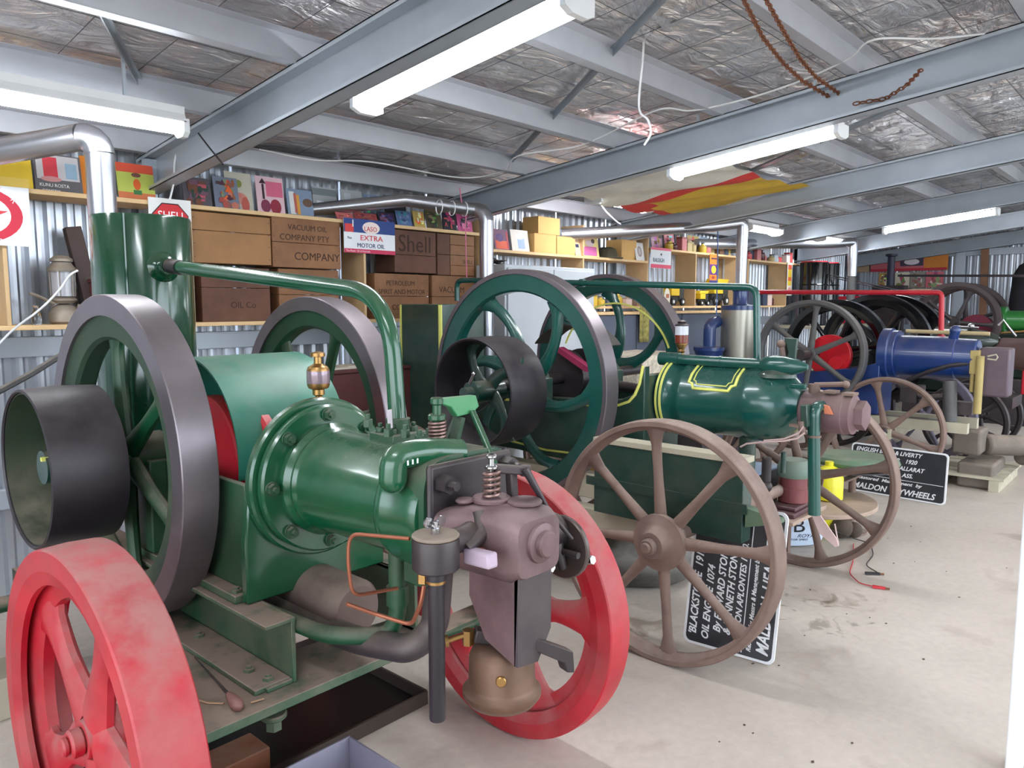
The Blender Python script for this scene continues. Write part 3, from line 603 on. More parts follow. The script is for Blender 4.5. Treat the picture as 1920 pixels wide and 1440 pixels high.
def smalls(x0, x1, z, n, hmax, where, gname):
    x = x0
    for k in range(n):
        wd = (x1-x0)/n; c = cols[RR.randrange(len(cols))]; h = RR.uniform(.5, 1)*hmax; y = RR.uniform(4.04, 4.14); kind = RR.random()
        cn = {(200,120,120):'dusty pink',(226,200,190):'pale pink',(60,70,90):'navy',(190,170,120):'khaki',(220,90,90):'red',(230,226,220):'white',(120,90,70):'brown',(180,190,200):'light blue',(90,40,50):'maroon',(214,180,70):'mustard'}[c]
        if kind < .55:
            t = thing('tin_box', '%s tin box, %s from left %s' % (cn, ORD[k], where), 'tin', (x+wd/2, y, z), gname)
            part('tin_body', t, flat(c), lambda m: m.box(x+.006, x+wd-.006, y-.03, y+.04, z, z+h*.85), bev=.003)
            part('tin_lid', t, flat(tuple(int(q*.8) for q in c)), lambda m: m.box(x+.004, x+wd-.004, y-.032, y+.042, z+h*.85+.0005, z+h), bev=.002)
        else:
            r = min(wd*.42, .045)
            t = thing('bottle', '%s bottle, %s from left %s' % (cn, ORD[k], where), 'bottle', (x+wd/2, y, z), gname)
            part('bottle_body', t, flat(c, .25), lambda m: m.lathe((x+wd/2, y, z), (0,0,1), [(r*.9,0),(r,.006),(r,h*.6),(r*.4,h*.78),(r*.38,h*.9)], 14))
            part('cap', t, flat((60,56,60)), lambda m: m.cyl((x+wd/2, y, z+h*.9+.0005), (x+wd/2, y, z+h), r*.45, n=12))
        x += wd
smalls(6.85, 8.3, 2.002, 13, .15, 'on top of the yellow toys\' shelf', 'tins and bottles on top of the third shelf unit')
smalls(8.68, 10.2, 1.982, 12, .15, 'on top of the shelf beside the drums', 'tins and bottles left of the black drums')
smalls(5.42, 6.32, 1.432, 8, .13, 'behind the rear teal flywheel', 'tins and bottles behind the second green flywheel')
smalls(8.75, 9.6, 1.432, 6, .2, 'on the board left of the drums', 'tins and bottles on the lower board')
for i, (a, b, c, zt, lab) in enumerate([(6.5,6.72,(120,120,124),2.17,'grey'), (6.74,6.95,(214,170,190),2.21,'pink'), (7.0,7.2,(226,150,160),2.2,'rose'), (7.22,7.4,(70,70,78),2.22,'charcoal'), (7.5,7.75,(180,160,110),2.2,'khaki'), (7.8,8.0,(150,170,190),2.2,'pale blue'), (8.1,8.4,(150,90,70),2.16,'brown')]):
    poster(a, b, 4.17, 2.002, zt, c, rp(5, 50+i, cols), lab+' picture at the back of the third shelf unit', group='pictures at the back of the third shelf unit')
# black drums
for i, (x, lab) in enumerate(((10.08, 'left black steel drum standing on the far bench'), (10.5, 'right black steel drum standing on the far bench'))):
    t = thing('steel_drum', lab, 'drum', (x, 3.78, 1.17))
    part('drum_shell', t, BLACK, lambda m: m.lathe((x,3.78,1.17), (0,0,1), [(.17,0),(.18,.005)]+[(q, .005+h) for h in (.0,.25,.5) for q in ()]+[(.175,.02),(.175,.26),(.183,.27),(.175,.28),(.175,.52),(.183,.53),(.175,.54),(.175,.80),(.182,.815),(.17,.82)], 32))
    part('drum_lid', t, REDP, lambda m: m.lathe((x,3.78,1.99), (0,0,1), [(.165,0),(.165,.012),(.15,.014)], 32))
t = thing('bench', 'plain bench under the black drums in the far corner', 'bench', (11.2, 3.9, 0))
part('bench_top', t, CREAM, lambda m: m.box(9.8, 11.9, 3.5, 4.2, 1.13, 1.17), bev=.003)
for x in (9.85, 11.8): part('leg', t, CREAM, lambda m: m.box(x, x+.07, 3.65, 3.72, 0, 1.13))
# far end wall: long sign board, row of pictures, coat
def yboard(y0, y1, z0, z1, col, shapes, label, group, txt=(), x=XE-.08, cat='poster', name='poster', th=.01):
    """board flat on the end wall; runs from y1 (left in view) to y0"""
    wd = y1-y0; M = frame((x, y1, z0), (0,-1,0), (0,0,1)); t = thing(name, label, cat, (x, (y0+y1)/2, z0), group)
    mb = MB(); mb.box(0, wd, 0, z1-z0, -th, 0); mb.xf(M); mb.build('board', flat(col), t, smooth=0)
    if shapes: prn(t, M, [(k, u*wd, v*(z1-z0), a*wd, b*(z1-z0), c) for k, u, v, a, b, c in shapes])
    for s, u, v, sz, c, sx in txt: text(s, t, M @ Matrix.Translation((u*wd, v*(z1-z0), .003)), sz*(z1-z0), flat(c), sx=sx)
    return t
yboard(2.86, 3.95, 1.96, 2.21, (196,104,112), [('r',.86,.5,.3,1,(208,130,52)), ('r',.5,.08,1,.16,(186,44,60)), ('r',.55,.55,.3,.5,(70,60,80)), ('o',.55,.55,.2,.36,(226,214,220))], 'long red and orange sign board on the far end wall', 'far wall boards', cat='sign', name='sign_board')
yboard(3.97, 4.25, 1.96, 2.2, (176,150,120), [('r',.5,.5,.5,.3,(150,110,90))], 'faded brown board left of the long red sign board', 'far wall boards', cat='sign', name='sign_board')
for i, (a, b, c, lab) in enumerate([(2.9,3.14,(206,110,120),'pink'),(3.15,3.36,(150,140,130),'grey'),(3.37,3.58,(216,206,186),'cream'),(3.62,3.82,(190,150,90),'ochre')]):
    yboard(a, b, 1.70, 1.94, c, rp(6, 80+i, [(226,220,210),(120,100,90),(180,80,100),(110,130,90)]), lab+' picture in the row on the far end wall', 'pictures on the far wall')
t = thing('wall_shelf', 'narrow pine shelf under the pictures on the far end wall', 'shelf', (XE-.15, 3.35, 1.62))
part('shelf_board', t, PINE, lambda m: m.box(XE-.22, XE-.02, 2.8, 3.9, 1.60, 1.68), bev=.002)
t = thing('spare_post', 'rust-brown timber post leaning on the far end wall', 'post', (XE-.12, 2.35, 0))
part('timber', t, mat('brown_timber', (140,100,78), .8), lambda m: m.beam((XE-.2, 2.30, 0), (XE-.1, 2.38, 2.42), .09, .07, up=(1,0,0)), bev=.004)
part('wire_tie', t, DIRON, lambda m: (m.cyl((XE-.12,2.35,2.42), (XE-.12,2.32,2.52), .004), m.cyl((XE-.12,2.39,2.42), (XE-.12,2.43,2.52), .004)))
def coat(m):
    prof = [(.06,2.13),(.12,2.10),(.30,1.99),(.37,1.85),(.40,1.4),(.42,.9),(.40,.75)]
    for i in range(len(prof)): pass
    n = 20; vs = []
    for r, z in prof:
        for k in range(n):
            a = 2*PI*k/n; f = 1+.06*math.sin(a*5)*(z < 1.8); vs.append((XE-.26+.13*math.sin(a)*f*min(1, r*4), 1.62+r*math.cos(a)*f, z))
    m.add(vs, [(j*n+i, j*n+(i+1) % n, (j+1)*n+(i+1) % n, (j+1)*n+i) for j in range(len(prof)-1) for i in range(n)]+[tuple(range(n)), tuple(6*n+i for i in reversed(range(n)))])
t = thing('hanging_coat', 'dark grey coat hanging on the far end wall at right', 'coat', (XE-.26, 1.62, .75))
part('coat_cloth', t, mat('charcoal_cloth', (48,46,52), .95, var=.2), coat)
part('buckle', t, STEEL, lambda m: m.cbox((XE-.40,1.72,1.30), (.01,.1,.03)))
part('hook', t, STEEL, lambda m: m.tube([(XE-.06,1.62,2.18),(XE-.2,1.62,2.17),(XE-.22,1.62,2.12)], .006, 6))
# ------------------------------------------------------------------ wheels and flywheels
def spokes(par, cx, y, z, n, ph, r0, r1, a, b, m, curve=0, flare=1.8, name='spoke', skew=0, seg=12):
    """n spokes in the YZ plane: a = half width in the plane at hub, mid, rim; b = half thickness along X"""
    for k in range(n):
        pts, ra, rb = [], [], []
        for i in range(seg+1):
            t = i/seg; r = r0+(r1-r0)*t; an = ph+2*PI*k/n + curve*math.sin(PI*t)*(1 if curve < 9 else 0) + skew*t
            pts.append((cx, y+r*math.cos(an), z+r*math.sin(an)))
            q = a[0]+(a[1]-a[0])*min(1, t*2) if t < .5 else a[1]+(a[2]-a[1])*(2*t-1)**flare
            if t > .85: q *= 1+1.2*(t-.85)/.15*flare*.4
            ra.append(q); rb.append(b[0]+(b[1]-b[0])*t)
        mb = MB(); mb.tube(pts, ra, 10, ry=rb, up=(1,0,0)); mb.build(name, m, par)
def flywheel(par, X0, wd, Y, Z, R, m_rim, m_in, m_sp, n=6, ph=.3, band=.06, web=.06, hub=.07, name='flywheel', a=(.034,.022,.03), b=(.022,.018), curve=0, skew=0, hubw=None, step=.018):
    c = node(name, (X0+wd/2, Y, Z), par); del c['kind']
    ax = (1,0,0); P0 = (X0, Y, Z)
    part('rim', c, m_rim, lambda m: m.ring(P0, ax, R-band, R, 0, wd, 72, .003))
    if web: part('rim_web', c, m_in, lambda m: m.lathe(P0, ax, [(R-band-web, step+.012), (R-band-web+.01, step), (R-band+.0, step*.6), (R-band, wd-step*.6), (R-band-web+.01, wd-step), (R-band-web, wd-step-.012)], 72, closed=True))
    hw = hubw or wd*.8
    part('hub', c, m_sp, lambda m: m.lathe((X0+wd/2-hw/2, Y, Z), ax, [(.03,-.0), (hub-.006, 0), (hub, .006), (hub, hw-.006), (hub-.006, hw), (.03, hw)], 28, closed=True))
    spokes(c, X0+wd/2, Y, Z, n, ph, hub*.8, R-band-web+.022, a, b, m_sp, curve, skew=skew)
    return c
def cartwheel(par, X0, wd, Y, Z, R, m, n=8, ph=1.48, rt=.03, lip=.02, hub=.055, a=(.024,.017,.022), b=(.018,.014), hubout=.09, hm=None, name='wheel', curve=0, skew=0, flg=1.4):
    c = node(name, (X0+wd/2, Y, Z), par); del c['kind']
    part('rim', c, m, lambda q: q.lathe((X0, Y, Z), (1,0,0), [(R-rt, 0), (R-.004, 0), (R, .004), (R+.003, wd/2), (R, wd-.004), (R-.004, wd), (R-rt, wd), (R-rt-.002, wd*.75), (R-rt-lip, wd*.6), (R-rt-lip, wd*.4), (R-rt-.002, wd*.25)], 72, closed=True))
    part('hub', c, m, lambda q: q.lathe((X0+wd/2-hubout, Y, Z), (1,0,0), [(.03,0), (hub*.8,0), (hub*.85,.01), (hub,.04), (hub*1.2,.05), (hub*flg,.056), (hub*flg,hubout*.9), (hub*1.35,hubout), (hub*1.35,hubout+.02), (hub,hubout+.05), (hub*.9,hubout*2), (.03,hubout*2)], 28, closed=True))
    part('axle_end', c, hm or m, lambda q: (q.disc((X0+wd/2-hubout-.03, Y, Z), (X0+wd/2-hubout, Y, Z), .033, .005, 20), q.disc((X0+wd/2-hubout-.045, Y, Z), (X0+wd/2-hubout-.03, Y, Z), .022, .004, 16)))
    spokes(c, X0+wd/2, Y, Z, n, ph, hub*.8, R-rt-lip*.6, a, b, m, curve, skew=skew)
    return c

# ------------------------------------------------------------------ engine 1: nearest, green, on a red wheeled truck
EX, EZ = 1.23, .955
e1 = thing('oil_engine', 'nearest green oil engine with bare grey flywheel rims and red truck wheels, at left', 'engine', (EX, 2.1, 0))
cy, cz = 2.5, .97
flywheel(e1, .885, .105, cy, cz, .51, IRON, FLYIN, GREEND, n=6, ph=.45, band=.065, web=.075, a=(.04,.024,.03), b=(.024,.018))
flywheel(e1, 1.68, .10, 2.62, cz+.01, .50, IRON, GREEND, GREEND, n=6, ph=.9, band=.055, web=.07)
part('crankshaft', e1, DIRON, lambda m: m.cyl((.72, cy, cz), (1.85, cy, cz), .028))
pl = node('belt_pulley', (.76, cy, cz), e1); del pl['kind']
part('rim', pl, BLACKP, lambda m: m.lathe((.655, cy, cz), (1,0,0), [(.228,0),(.234,.003),(.239,.10),(.234,.202),(.228,.205),(.224,.2),(.224,.005)], 64, closed=True))
part('hub', pl, TEALD, lambda m: m.cyl((.70, cy, cz), (.83, cy, cz), .05))
part('pulley_web', pl, TEALD, lambda m: m.disc((.80, cy, cz), (.815, cy, cz), .225, .003, 40))
part('key', pl, YEL, lambda m: m.beam((.69, cy-.03, cz+.03), (.80, cy-.03, cz+.03), .012, .012))
part('inner_face', pl, mat('olive_inner_green', (52,66,50), .5, dust=.6), lambda m: m.lathe((.664, cy, cz), (1,0,0), [(.2225,0),(.2225,.13),(.2205,.13),(.2205,0)], 48, closed=True))
# crank guard hood and crank discs
hd = part('crank_guard', e1, HOODG, lambda m: m.lathe((1.07, 2.33, .985), (1,0,0), [(.30,0),(.30,.38),(.294,.38),(.294,0)], 30, closed=True, a0=-PI/2-.55+PI/2-1.2, a1=-PI/2+PI*1.05))
for x in (1.13, 1.36): part('crank_disc', e1, REDP, lambda m: m.disc((x, 2.36, .95), (x+.06, 2.36, .95), .205, .006, 40))
part('balance_weight', e1, REDP, lambda m: m.disc((1.155, 2.185, .955), (1.195, 2.185, .955), .205, .008, 40))
part('connecting_rod', e1, DIRON, lambda m: m.beam((1.23, 2.36, .95), (1.23, 1.9, .955), .035, .05))
# bed
def bed(m):
    pass
for x in (1.02, 1.42): part('bed_side', e1, GREEND, lambda m: m.box(x, x+.018, 1.911, 2.62, .651, .955), bev=.004)
for x in (.98, 1.42): part('bed_foot', e1, FRAMED, lambda m: m.box(x, x+.06, 1.911, 2.6, .6265, .65), bev=.003)
part('bed_front', e1, GREEN, lambda m: m.prism([(1.0,1.88,.628),(1.47,1.88,.628),(1.47,1.88,.80),(1.45,1.88,.97),(1.38,1.88,1.08),(1.23,1.88,1.13),(1.10,1.88,1.08),(1.02,1.88,.97),(1.0,1.88,.80)], (0,.03,0)), bev=.005)
for x in (.93, 1.50):
    part('bearing_block', e1, GREEND, lambda m: (m.box(x+.04, x+.10, cy-.09, cy+.09, .66, .96), m.cyl((x+.03, cy, cz), (x+.12, cy, cz), .07)), bev=.005)
part('rear_flange', e1, GREEN, lambda m: m.lathe((EX, 1.88, EZ), (0,-1,0), [(.222,0),(.228,.006),(.228,.026),(.222,.032)], 64))
part('front_flange', e1, GREEN, lambda m: m.lathe((EX, 1.845, EZ), (0,-1,0), [(.205,0),(.211,.005),(.211,.022),(.205,.028)], 64))
for k in range(8):
    a = 2*PI*k/8; part('flange_nut', e1, GREEND, lambda m: (m.disc((EX+.183*math.cos(a), 1.817, EZ+.183*math.sin(a)), (EX+.183*math.cos(a), 1.813, EZ+.183*math.sin(a)), .020, .001, 16), bolt(m, (EX+.183*math.cos(a), 1.813, EZ+.183*math.sin(a)), (0,-1,0), .0165, .014)))

part('cylinder_jacket', e1, GREEN, lambda m: m.lathe((EX, 1.817, EZ), (0,-1,0), [(.160,0),(.160,.018),(.153,.026),(.148,.034),(.150,.045),(.146,.052),(.142,.06),(.139,.30),(.136,.36),(.136,.385),(.148,.395),(.150,.402),(.150,.42),(.144,.43),(.144,.50),(.135,.53)], 64))
def head(m):
    n = 40; vs = []
    for y, s in ((1.36, 1.0), (1.30, 1.0), (1.27, .985)):
        for k in range(n):
            a = 2*PI*k/n; c, q = math.cos(a), math.sin(a); e = .5
            vs.append((EX+.02+.145*s*abs(c)**e*(1 if c > 0 else -1), y, EZ+.005+.142*s*abs(q)**e*(1 if q > 0 else -1)))
    m.add(vs, [(j*n+i, j*n+(i+1) % n, (j+1)*n+(i+1) % n, (j+1)*n+i) for j in range(2) for i in range(n)]+[tuple(range(n)), tuple(2*n+i for i in reversed(range(n)))])
part('cylinder_head', e1, GREEND, head)
part('head_plate', e1, DIRON, lambda m: m.box(EX-.12, EX+.155, 1.25, 1.269, EZ-.125, EZ+.135), bev=.02)
for x, z in ((EX-.085, EZ+.09), (EX+.125, EZ+.10), (EX-.085, EZ-.08), (EX+.125, EZ-.09)): part('head_nut', e1, DIRON, lambda m: bolt(m, (x, 1.25, z), (0,-1,0), .022, .03))
# valve chest and rocker gear on top
part('valve_casting', e1, GREEN, lambda m: (m.tube(path_round([at(737,898,Y=1.34), at(739,858,Y=1.34), at(790,846,Y=1.32), at(862,848,Y=1.30)], .05, 7), .033, 18), m.sphere(at(737,898,Y=1.34), .033), m.cyl((1.33,1.31,1.06), (1.33,1.31,1.088), .055)))
part('casting_mark', e1, WHITE, lambda m: [m.cbox(at(765+9*i, 868-2*i, Y=1.286), (.0035,.002,.011)) for i in range(3)])
vb = at(820, 835, Y=1.36)
part('valve_spring', e1, mat('coppery_spring', (150,120,112), .4, .7), lambda m: spring(m, vb, (0,0,1), .020, .06, 7, .0035))
part('valve_stem', e1, GREEN, lambda m: (m.cyl(vb-Vector((0,0,.03)), vb+Vector((0,0,.11)), .011), m.disc(vb+Vector((0,0,.062)), vb+Vector((0,0,.078)), .022), m.disc(vb+Vector((0,0,.10)), vb+Vector((0,0,.118)), .016), m.disc(vb-Vector((0,0,.022)), vb-Vector((0,0,.004)), .026)))
ra, rb = at(822, 752, Y=1.36), at(893, 752, Y=1.33)
part('rocker_arm', e1, mat('light_green_paint', (70,150,100), .35, dust=.3), lambda m: m.prism([at(822,748,Y=1.35), at(893,741,Y=1.35), at(899,762,Y=1.35), at(886,775,Y=1.35), at(858,782,Y=1.35), at(846,764,Y=1.35), at(822,756,Y=1.35)], (.0,.022,.0)), bev=.003)
part('rocker_post', e1, GREEND, lambda m: (m.beam(at(862,782,Y=1.36), at(845,850,Y=1.36), .03, .012), m.beam(at(856,782,Y=1.38), at(828,850,Y=1.38), .012, .012)))
part('push_rod', e1, GREEN, lambda m: m.cyl(at(886,772,Y=1.345), at(933,882,Y=1.24), .0085))
for x, y, yy in ((787,830,1.36), (803,826,1.40), (728,818,1.44), (760,820,1.40), (690,800,1.46)): part('stud_nut', e1, GREEND, lambda m: bolt(m, at(x, y, Y=yy), (0,0,1), .012, .018))
part('side_knob', e1, GREEND, lambda m: m.sphere(at(855,848,Y=1.30), .014))
# pipe flange on the barrel and the curved water pipe to the tank
pf = Vector((1.275, 1.56, 1.10))
part('water_pipe', e1, GREEN, lambda m: m.tube(path_round([(1.275,2.89,1.592),(1.275,1.59,1.478),(1.275,1.56,1.12)], .26, 12), .0235, 16))
part('pipe_union', e1, DIRON, lambda m: m.cyl((1.275,2.885,1.592), (1.275,2.80,1.583), .028))
part('pipe_flange', e1, GREEND, lambda m: (m.cbox(pf, (.115,.10,.026)), m.cyl(pf, pf+Vector((0,0,.05)), .032), m.cbox((1.275,1.56,1.075), (.075,.07,.05)), bolt(m, pf+Vector((-.036,-.02,.01)), (0,0,1), .013, .016), bolt(m, pf+Vector((.036,-.02,.01)), (0,0,1), .013, .016), bolt(m, pf+Vector((-.036,.03,.01)), (0,0,1), .013, .016)), bev=.003)
part('paper_tag', e1, flat((226,214,222)), lambda m: m.beam(at(730,768,Y=1.53), at(732,803,Y=1.53), .015, .001, up=(0,1,0)))
# brass oil cup
oc = Vector((1.31, 1.98, 1.12))
oil = part('oil_cup', e1, BRASS, lambda m: m.lathe(oc, (0,0,1), [(.016,0),(.016,.02),(.010,.022),(.010,.05),(.018,.055),(.018,.07),(.030,.075),(.034,.085),(.034,.13),(.030,.14),(.012,.15),(.012,.17),(.022,.172),(.022,.182),(.008,.186)], 20))
part('oil_glass', oil, mat('oil_glass', (150,130,140), .1, .3), lambda m: m.lathe(oc, (0,0,1), [(.0345,.09),(.035,.092),(.035,.125),(.0345,.128)], 20))
part('oil_pipe', oil, BRASS, lambda m: m.cyl(oc-Vector((0,0,.04)), oc, .01))
# vaporiser box, chute and chimney bits
def vap(m):
    prof = [(1.255,.86,.985,1.115,1.31), (1.19,.85,1.00,1.135,1.31), (1.12,.845,1.005,1.15,1.315), (1.06,.845,1.0,1.155,1.315), (1.035,.86,.985,1.165,1.305)]
    n = 24; vs = []
    for y, z0, z1, x0, x1 in prof:
        for k in range(n):
            a = 2*PI*k/n; c, q = math.cos(a), math.sin(a); e = .38
            vs.append(((x0+x1)/2+(x1-x0)/2*abs(c)**e*(1 if c > 0 else -1), y, (z0+z1)/2+(z1-z0)/2*abs(q)**e*(1 if q > 0 else -1)))
    k = len(prof); m.add(vs, [(j*n+i, j*n+(i+1) % n, (j+1)*n+(i+1) % n, (j+1)*n+i) for j in range(k-1) for i in range(n)]+[tuple(range(n)), tuple((k-1)*n+i for i in reversed(range(n)))])
part('vaporiser_body', e1, VAPO, vap)
part('vaporiser_boss', e1, VAPO, lambda m: (m.lathe((1.24,1.036,.93), (0,-1,0), [(.046,0),(.044,.008),(.030,.012),(.030,.022),(.026,.026)], 28)))
part('vaporiser_top', e1, VAPO, lambda m: (m.disc((1.225,1.17,1.0), (1.225,1.17,1.014), .045, .004), m.disc((1.26,1.10,1.0), (1.26,1.10,1.012), .04, .004), m.disc((1.18,1.21,1.0), (1.18,1.21,1.01), .022, .004)))
sp = Vector((1.215,1.16,1.014))
part('exhaust_spring', e1, mat('coppery_spring', (150,120,112), .4, .7), lambda m: spring(m, sp, (0,0,1), .018, .062, 5, .0042))
part('exhaust_stem', e1, STEEL, lambda m: (m.cyl(sp, sp+Vector((0,0,.10)), .006), m.disc(sp+Vector((0,0,.065)), sp+Vector((0,0,.075)), .014), m.disc(sp+Vector((0,0,.09)), sp+Vector((0,0,.10)), .012)))
part('exhaust_rocker', e1, VAPD, lambda m: (m.beam(at(928,878,Y=1.16), at(985,882,Y=1.13), .022, .02), m.cyl(at(985,872,Y=1.13), at(985,892,Y=1.13), .013), m.beam(at(958,880,Y=1.15), at(962,945,Y=1.15), .02, .022)), bev=.003)
part('governor_rod', e1, DIRON, lambda m: m.tube([at(985,880,Y=1.12), at(1030,960,Y=1.08), at(1072,1010,Y=1.06)], [.010,.0055,.005], 10))
part('sheet_chute', e1, VAPO, lambda m: m.prism([(1.172,1.042,.868),(1.172,1.19,.868),(1.172,1.19,.79),(1.172,1.14,.70),(1.172,1.05,.665)], (.012,0,0)))
part('sheet_chute_front', e1, VAPD, lambda m: m.prism([(1.172,1.042,.862),(1.285,1.042,.862),(1.285,1.042,.72),(1.24,1.042,.655),(1.172,1.042,.665)], (0,.010,0)))  # darker iron paints in the shade on this face; left face is lit
part('sheet_chute_back', e1, VAPD, lambda m: m.prism([(1.185,1.19,.862),(1.285,1.19,.862),(1.285,1.19,.78),(1.185,1.19,.78)], (0,.008,0)))
part('chute_side', e1, VAPD, lambda m: m.prism([(1.278,1.053,.862),(1.278,1.19,.862),(1.278,1.19,.79),(1.278,1.14,.72),(1.278,1.053,.70)], (.008,0,0)))
part('pale_lug', e1, mat('pale_lilac_iron', (186,166,182), .6, .2), lambda m: m.beam(at(877,1040,Y=1.13), at(925,1052,Y=1.05), .03, .034), bev=.006)
# black pot with wing nut, drop pipe
pc = Vector((1.035,1.15,0))
part('valve_pot', e1, DIRON, lambda m: m.lathe((pc.x,pc.y,.885), (0,0,1), [(.018,0),(.022,.01),(.046,.012),(.050,.016),(.050,.075),(.048,.080)], 36))
part('pot_lid', e1, mat('tan_dusty_iron', (146,130,116), .7, .2), lambda m: m.disc((pc.x,pc.y,.966), (pc.x,pc.y,.974), .050, .003, 36))
def wing(m):
    m.cyl((pc.x,pc.y,.974), (pc.x,pc.y,1.0), .006); m.cyl((pc.x,pc.y,.974), (pc.x,pc.y,.986), .010)
    for s in (-1, 1): m.lathe((pc.x+s*.015, pc.y+.002-s*.004, .998), (0.1,-1,0), [(.012,-.002),(.012,.002)], 14); m.beam((pc.x,pc.y,.984), (pc.x+s*.013,pc.y,.995), .008, .004)
part('wing_nut', e1, STEEL, wing)
part('drop_pipe', e1, BLACKP, lambda m: m.lathe((pc.x,pc.y,.565), (0,0,1), [(.0165,0),(.0175,.002),(.0175,.31)], 24))
part('pipe_collar', e1, BRASS, lambda m: m.cyl((pc.x,pc.y,.868), (pc.x,pc.y,.874), .0205))
part('pipe_socket', e1, BLACKP, lambda m: m.cyl((pc.x,pc.y,.875), (pc.x,pc.y,.89), .022))
part('link_casting', e1, VAPD, lambda m: (m.tube([(pc.x+.03,pc.y,.945),(1.12,1.15,.945),(1.17,1.16,.95)], .028, 12), m.tube([at(872,1030,Y=1.13), at(905,1000,Y=1.13), at(900,960,Y=1.15)], .018, 10)))
part('stud', e1, COPPER, lambda m: m.cyl(at(900,1035,Y=1.12), at(903,1050,Y=1.10), .013))
part('fuel_pipe', e1, COPPER, lambda m: m.tube(path_round([at(768,1010,Y=1.18), at(655,1000,Y=1.33), at(652,1050,Y=1.33), at(660,1118,Y=1.33), at(745,1103,Y=1.35)], .03, 5), .0042, 8))
part('drain_pipe', e1, COPPER, lambda m: m.tube(path_round([at(795,1098,Y=1.2), at(790,1130,Y=1.2), at(772,1172,Y=1.25), at(700,1150,Y=1.33), at(650,1132,Y=1.35)], .02, 5), .0048, 8))
part('brass_nut', e1, BRASS, lambda m: (m.cyl(at(794,1092,Y=1.19), at(794,1070,Y=1.19), .014, n=6), m.cyl(at(795,1070,Y=1.19), at(795,1058,Y=1.19), .009)))
# under-cylinder pipework
part('lower_water_pipe', e1, GREEND, lambda m: m.tube(path_round([(1.07,2.45,.55),(1.07,1.60,.60),(1.20,1.52,.585),(1.215,1.50,.64),(1.215,1.50,.86)], .07, 8), .0225, 14))
part('pipe_sleeve', e1, GREEND, lambda m: m.cyl((1.215,1.50,.67), (1.215,1.50,.72), .029))
part('exhaust_elbow', e1, VAPD, lambda m: m.tube(path_round([(1.15,2.1,.56),(1.15,1.62,.56),(1.19,1.42,.58),(1.255,1.40,.62),(1.255,1.38,.80)], .08, 8), .036, 16))
part('pump_body', e1, GREEND, lambda m: (m.cbox((1.245,1.42,.79), (.085,.08,.09)), m.cyl((1.245,1.42,.83), (1.245,1.42,.88), .03), bolt(m, (1.215,1.385,.835), (0,0,1), .012, .012), bolt(m, (1.275,1.385,.835), (0,0,1), .012, .012)), bev=.004)
part('silencer', e1, mat('brown_silencer', (98,80,76), .6, .3, dust=.5), lambda m: m.lathe((1.22, 2.2, .60), (0,-1,0), [(.07,0),(.085,.02),(.085,.50),(.07,.52)], 32))
# green water tank frame
ch = node('truck_frame', (1.2, 2.2, .45), e1); del ch['kind']
def chan(x, s, y0=1.72, y1=3.35, z0=.447, z1=.626):
    def f(m):
        m.box(x, x+.012, y0, y1, z0, z1)
        m.box(min(x, x+s*.075), max(x, x+s*.075), y0, y1, z0, z0+.012); m.box(min(x, x+s*.075), max(x, x+s*.075), y0, y1, z1-.012, z1)
    return f
part('channel_rail', ch, FRAMED, chan(1.035, -1), bev=.002)
part('channel_rail', ch, FRAMED, chan(1.46, 1), bev=.002)
part('front_plate', ch, FRAMED, lambda m: m.prism([(.70,1.66,.420),(1.50,1.66,.420),(1.50,1.85,.420),(1.12,1.90,.420),(.985,2.25,.420)], (0,0,.026)), bev=.002)
part('cross_member', ch, FRAMED, lambda m: m.box(.66, 1.78, 1.70, 1.79, .405, .419), bev=.002)
part('cross_member', ch, FRAMED, lambda m: m.box(.8, 1.6, 3.2, 3.3, .36, .446), bev=.002)
part('angle_plate', ch, FRAMED, lambda m: m.box(.93, 1.033, 1.73, 2.6, .4475, .462), bev=.002)
for x, y, z in ((.985,1.76,.462),(.975,1.84,.462),(.985,2.15,.462),(1.0,1.94,.65),(1.0,2.2,.65)): part('frame_bolt', ch, FRAMED, lambda m: bolt(m, (x, y, z), (0,0,1), .016, .009))
part('spring_bolt', ch, FRAMED, lambda m: (m.disc((.975,1.72,.375), (.975,1.72,.39), .034, .004), m.cyl((.975,1.72,.34), (.975,1.72,.419), .012), m.cyl((.975,1.72,.345), (.975,1.72,.372), .022, n=6)))
part('axle_beam', ch, FRAMED, lambda m: (m.cyl((.62,1.84,.40), (1.84,1.70,.40), .018)))
part('rear_axle', ch, FRAMED, lambda m: (m.cyl((.5,3.25,.33), (1.95,3.25,.33), .03),))
# red wheels
RW = dict(n=5, rt=.05, lip=.075, a=(.075,.038,.08), b=(.026,.022), hubout=.06)
def redwheel(X0, wd, Y, Z, R, ph, name='truck_wheel'):
    c = cartwheel(e1, X0, wd, Y, Z, R, REDW, ph=ph, name=name, **RW)
    part('rim_flange', c, REDW, lambda m: m.lathe((X0, Y, Z), (1,0,0), [(R-.085,.012),(R-.05,.0),(R-.05,.02),(R-.085,.026)], 64, closed=True))
redwheel(1.79, .10, 1.67, .452, .45, .55)
RW['hubout'] = .03
redwheel(.525, .13, 1.84, .45, .45, .72)
for x in (.45, 1.85): redwheel(x, .09, 3.25, .33, .33, .3)
# leather or iron strap loop at the lamp
part('handle_loop', e1, DIRON, lambda m: m.prism([at(962,1182,Y=1.08), at(1076,1222,Y=.98), at(1078,1262,Y=.98), at(1064,1262,Y=.985), at(1058,1244,Y=.99), at(968,1206,Y=1.085)], (.008,.03,0)), bev=.003)
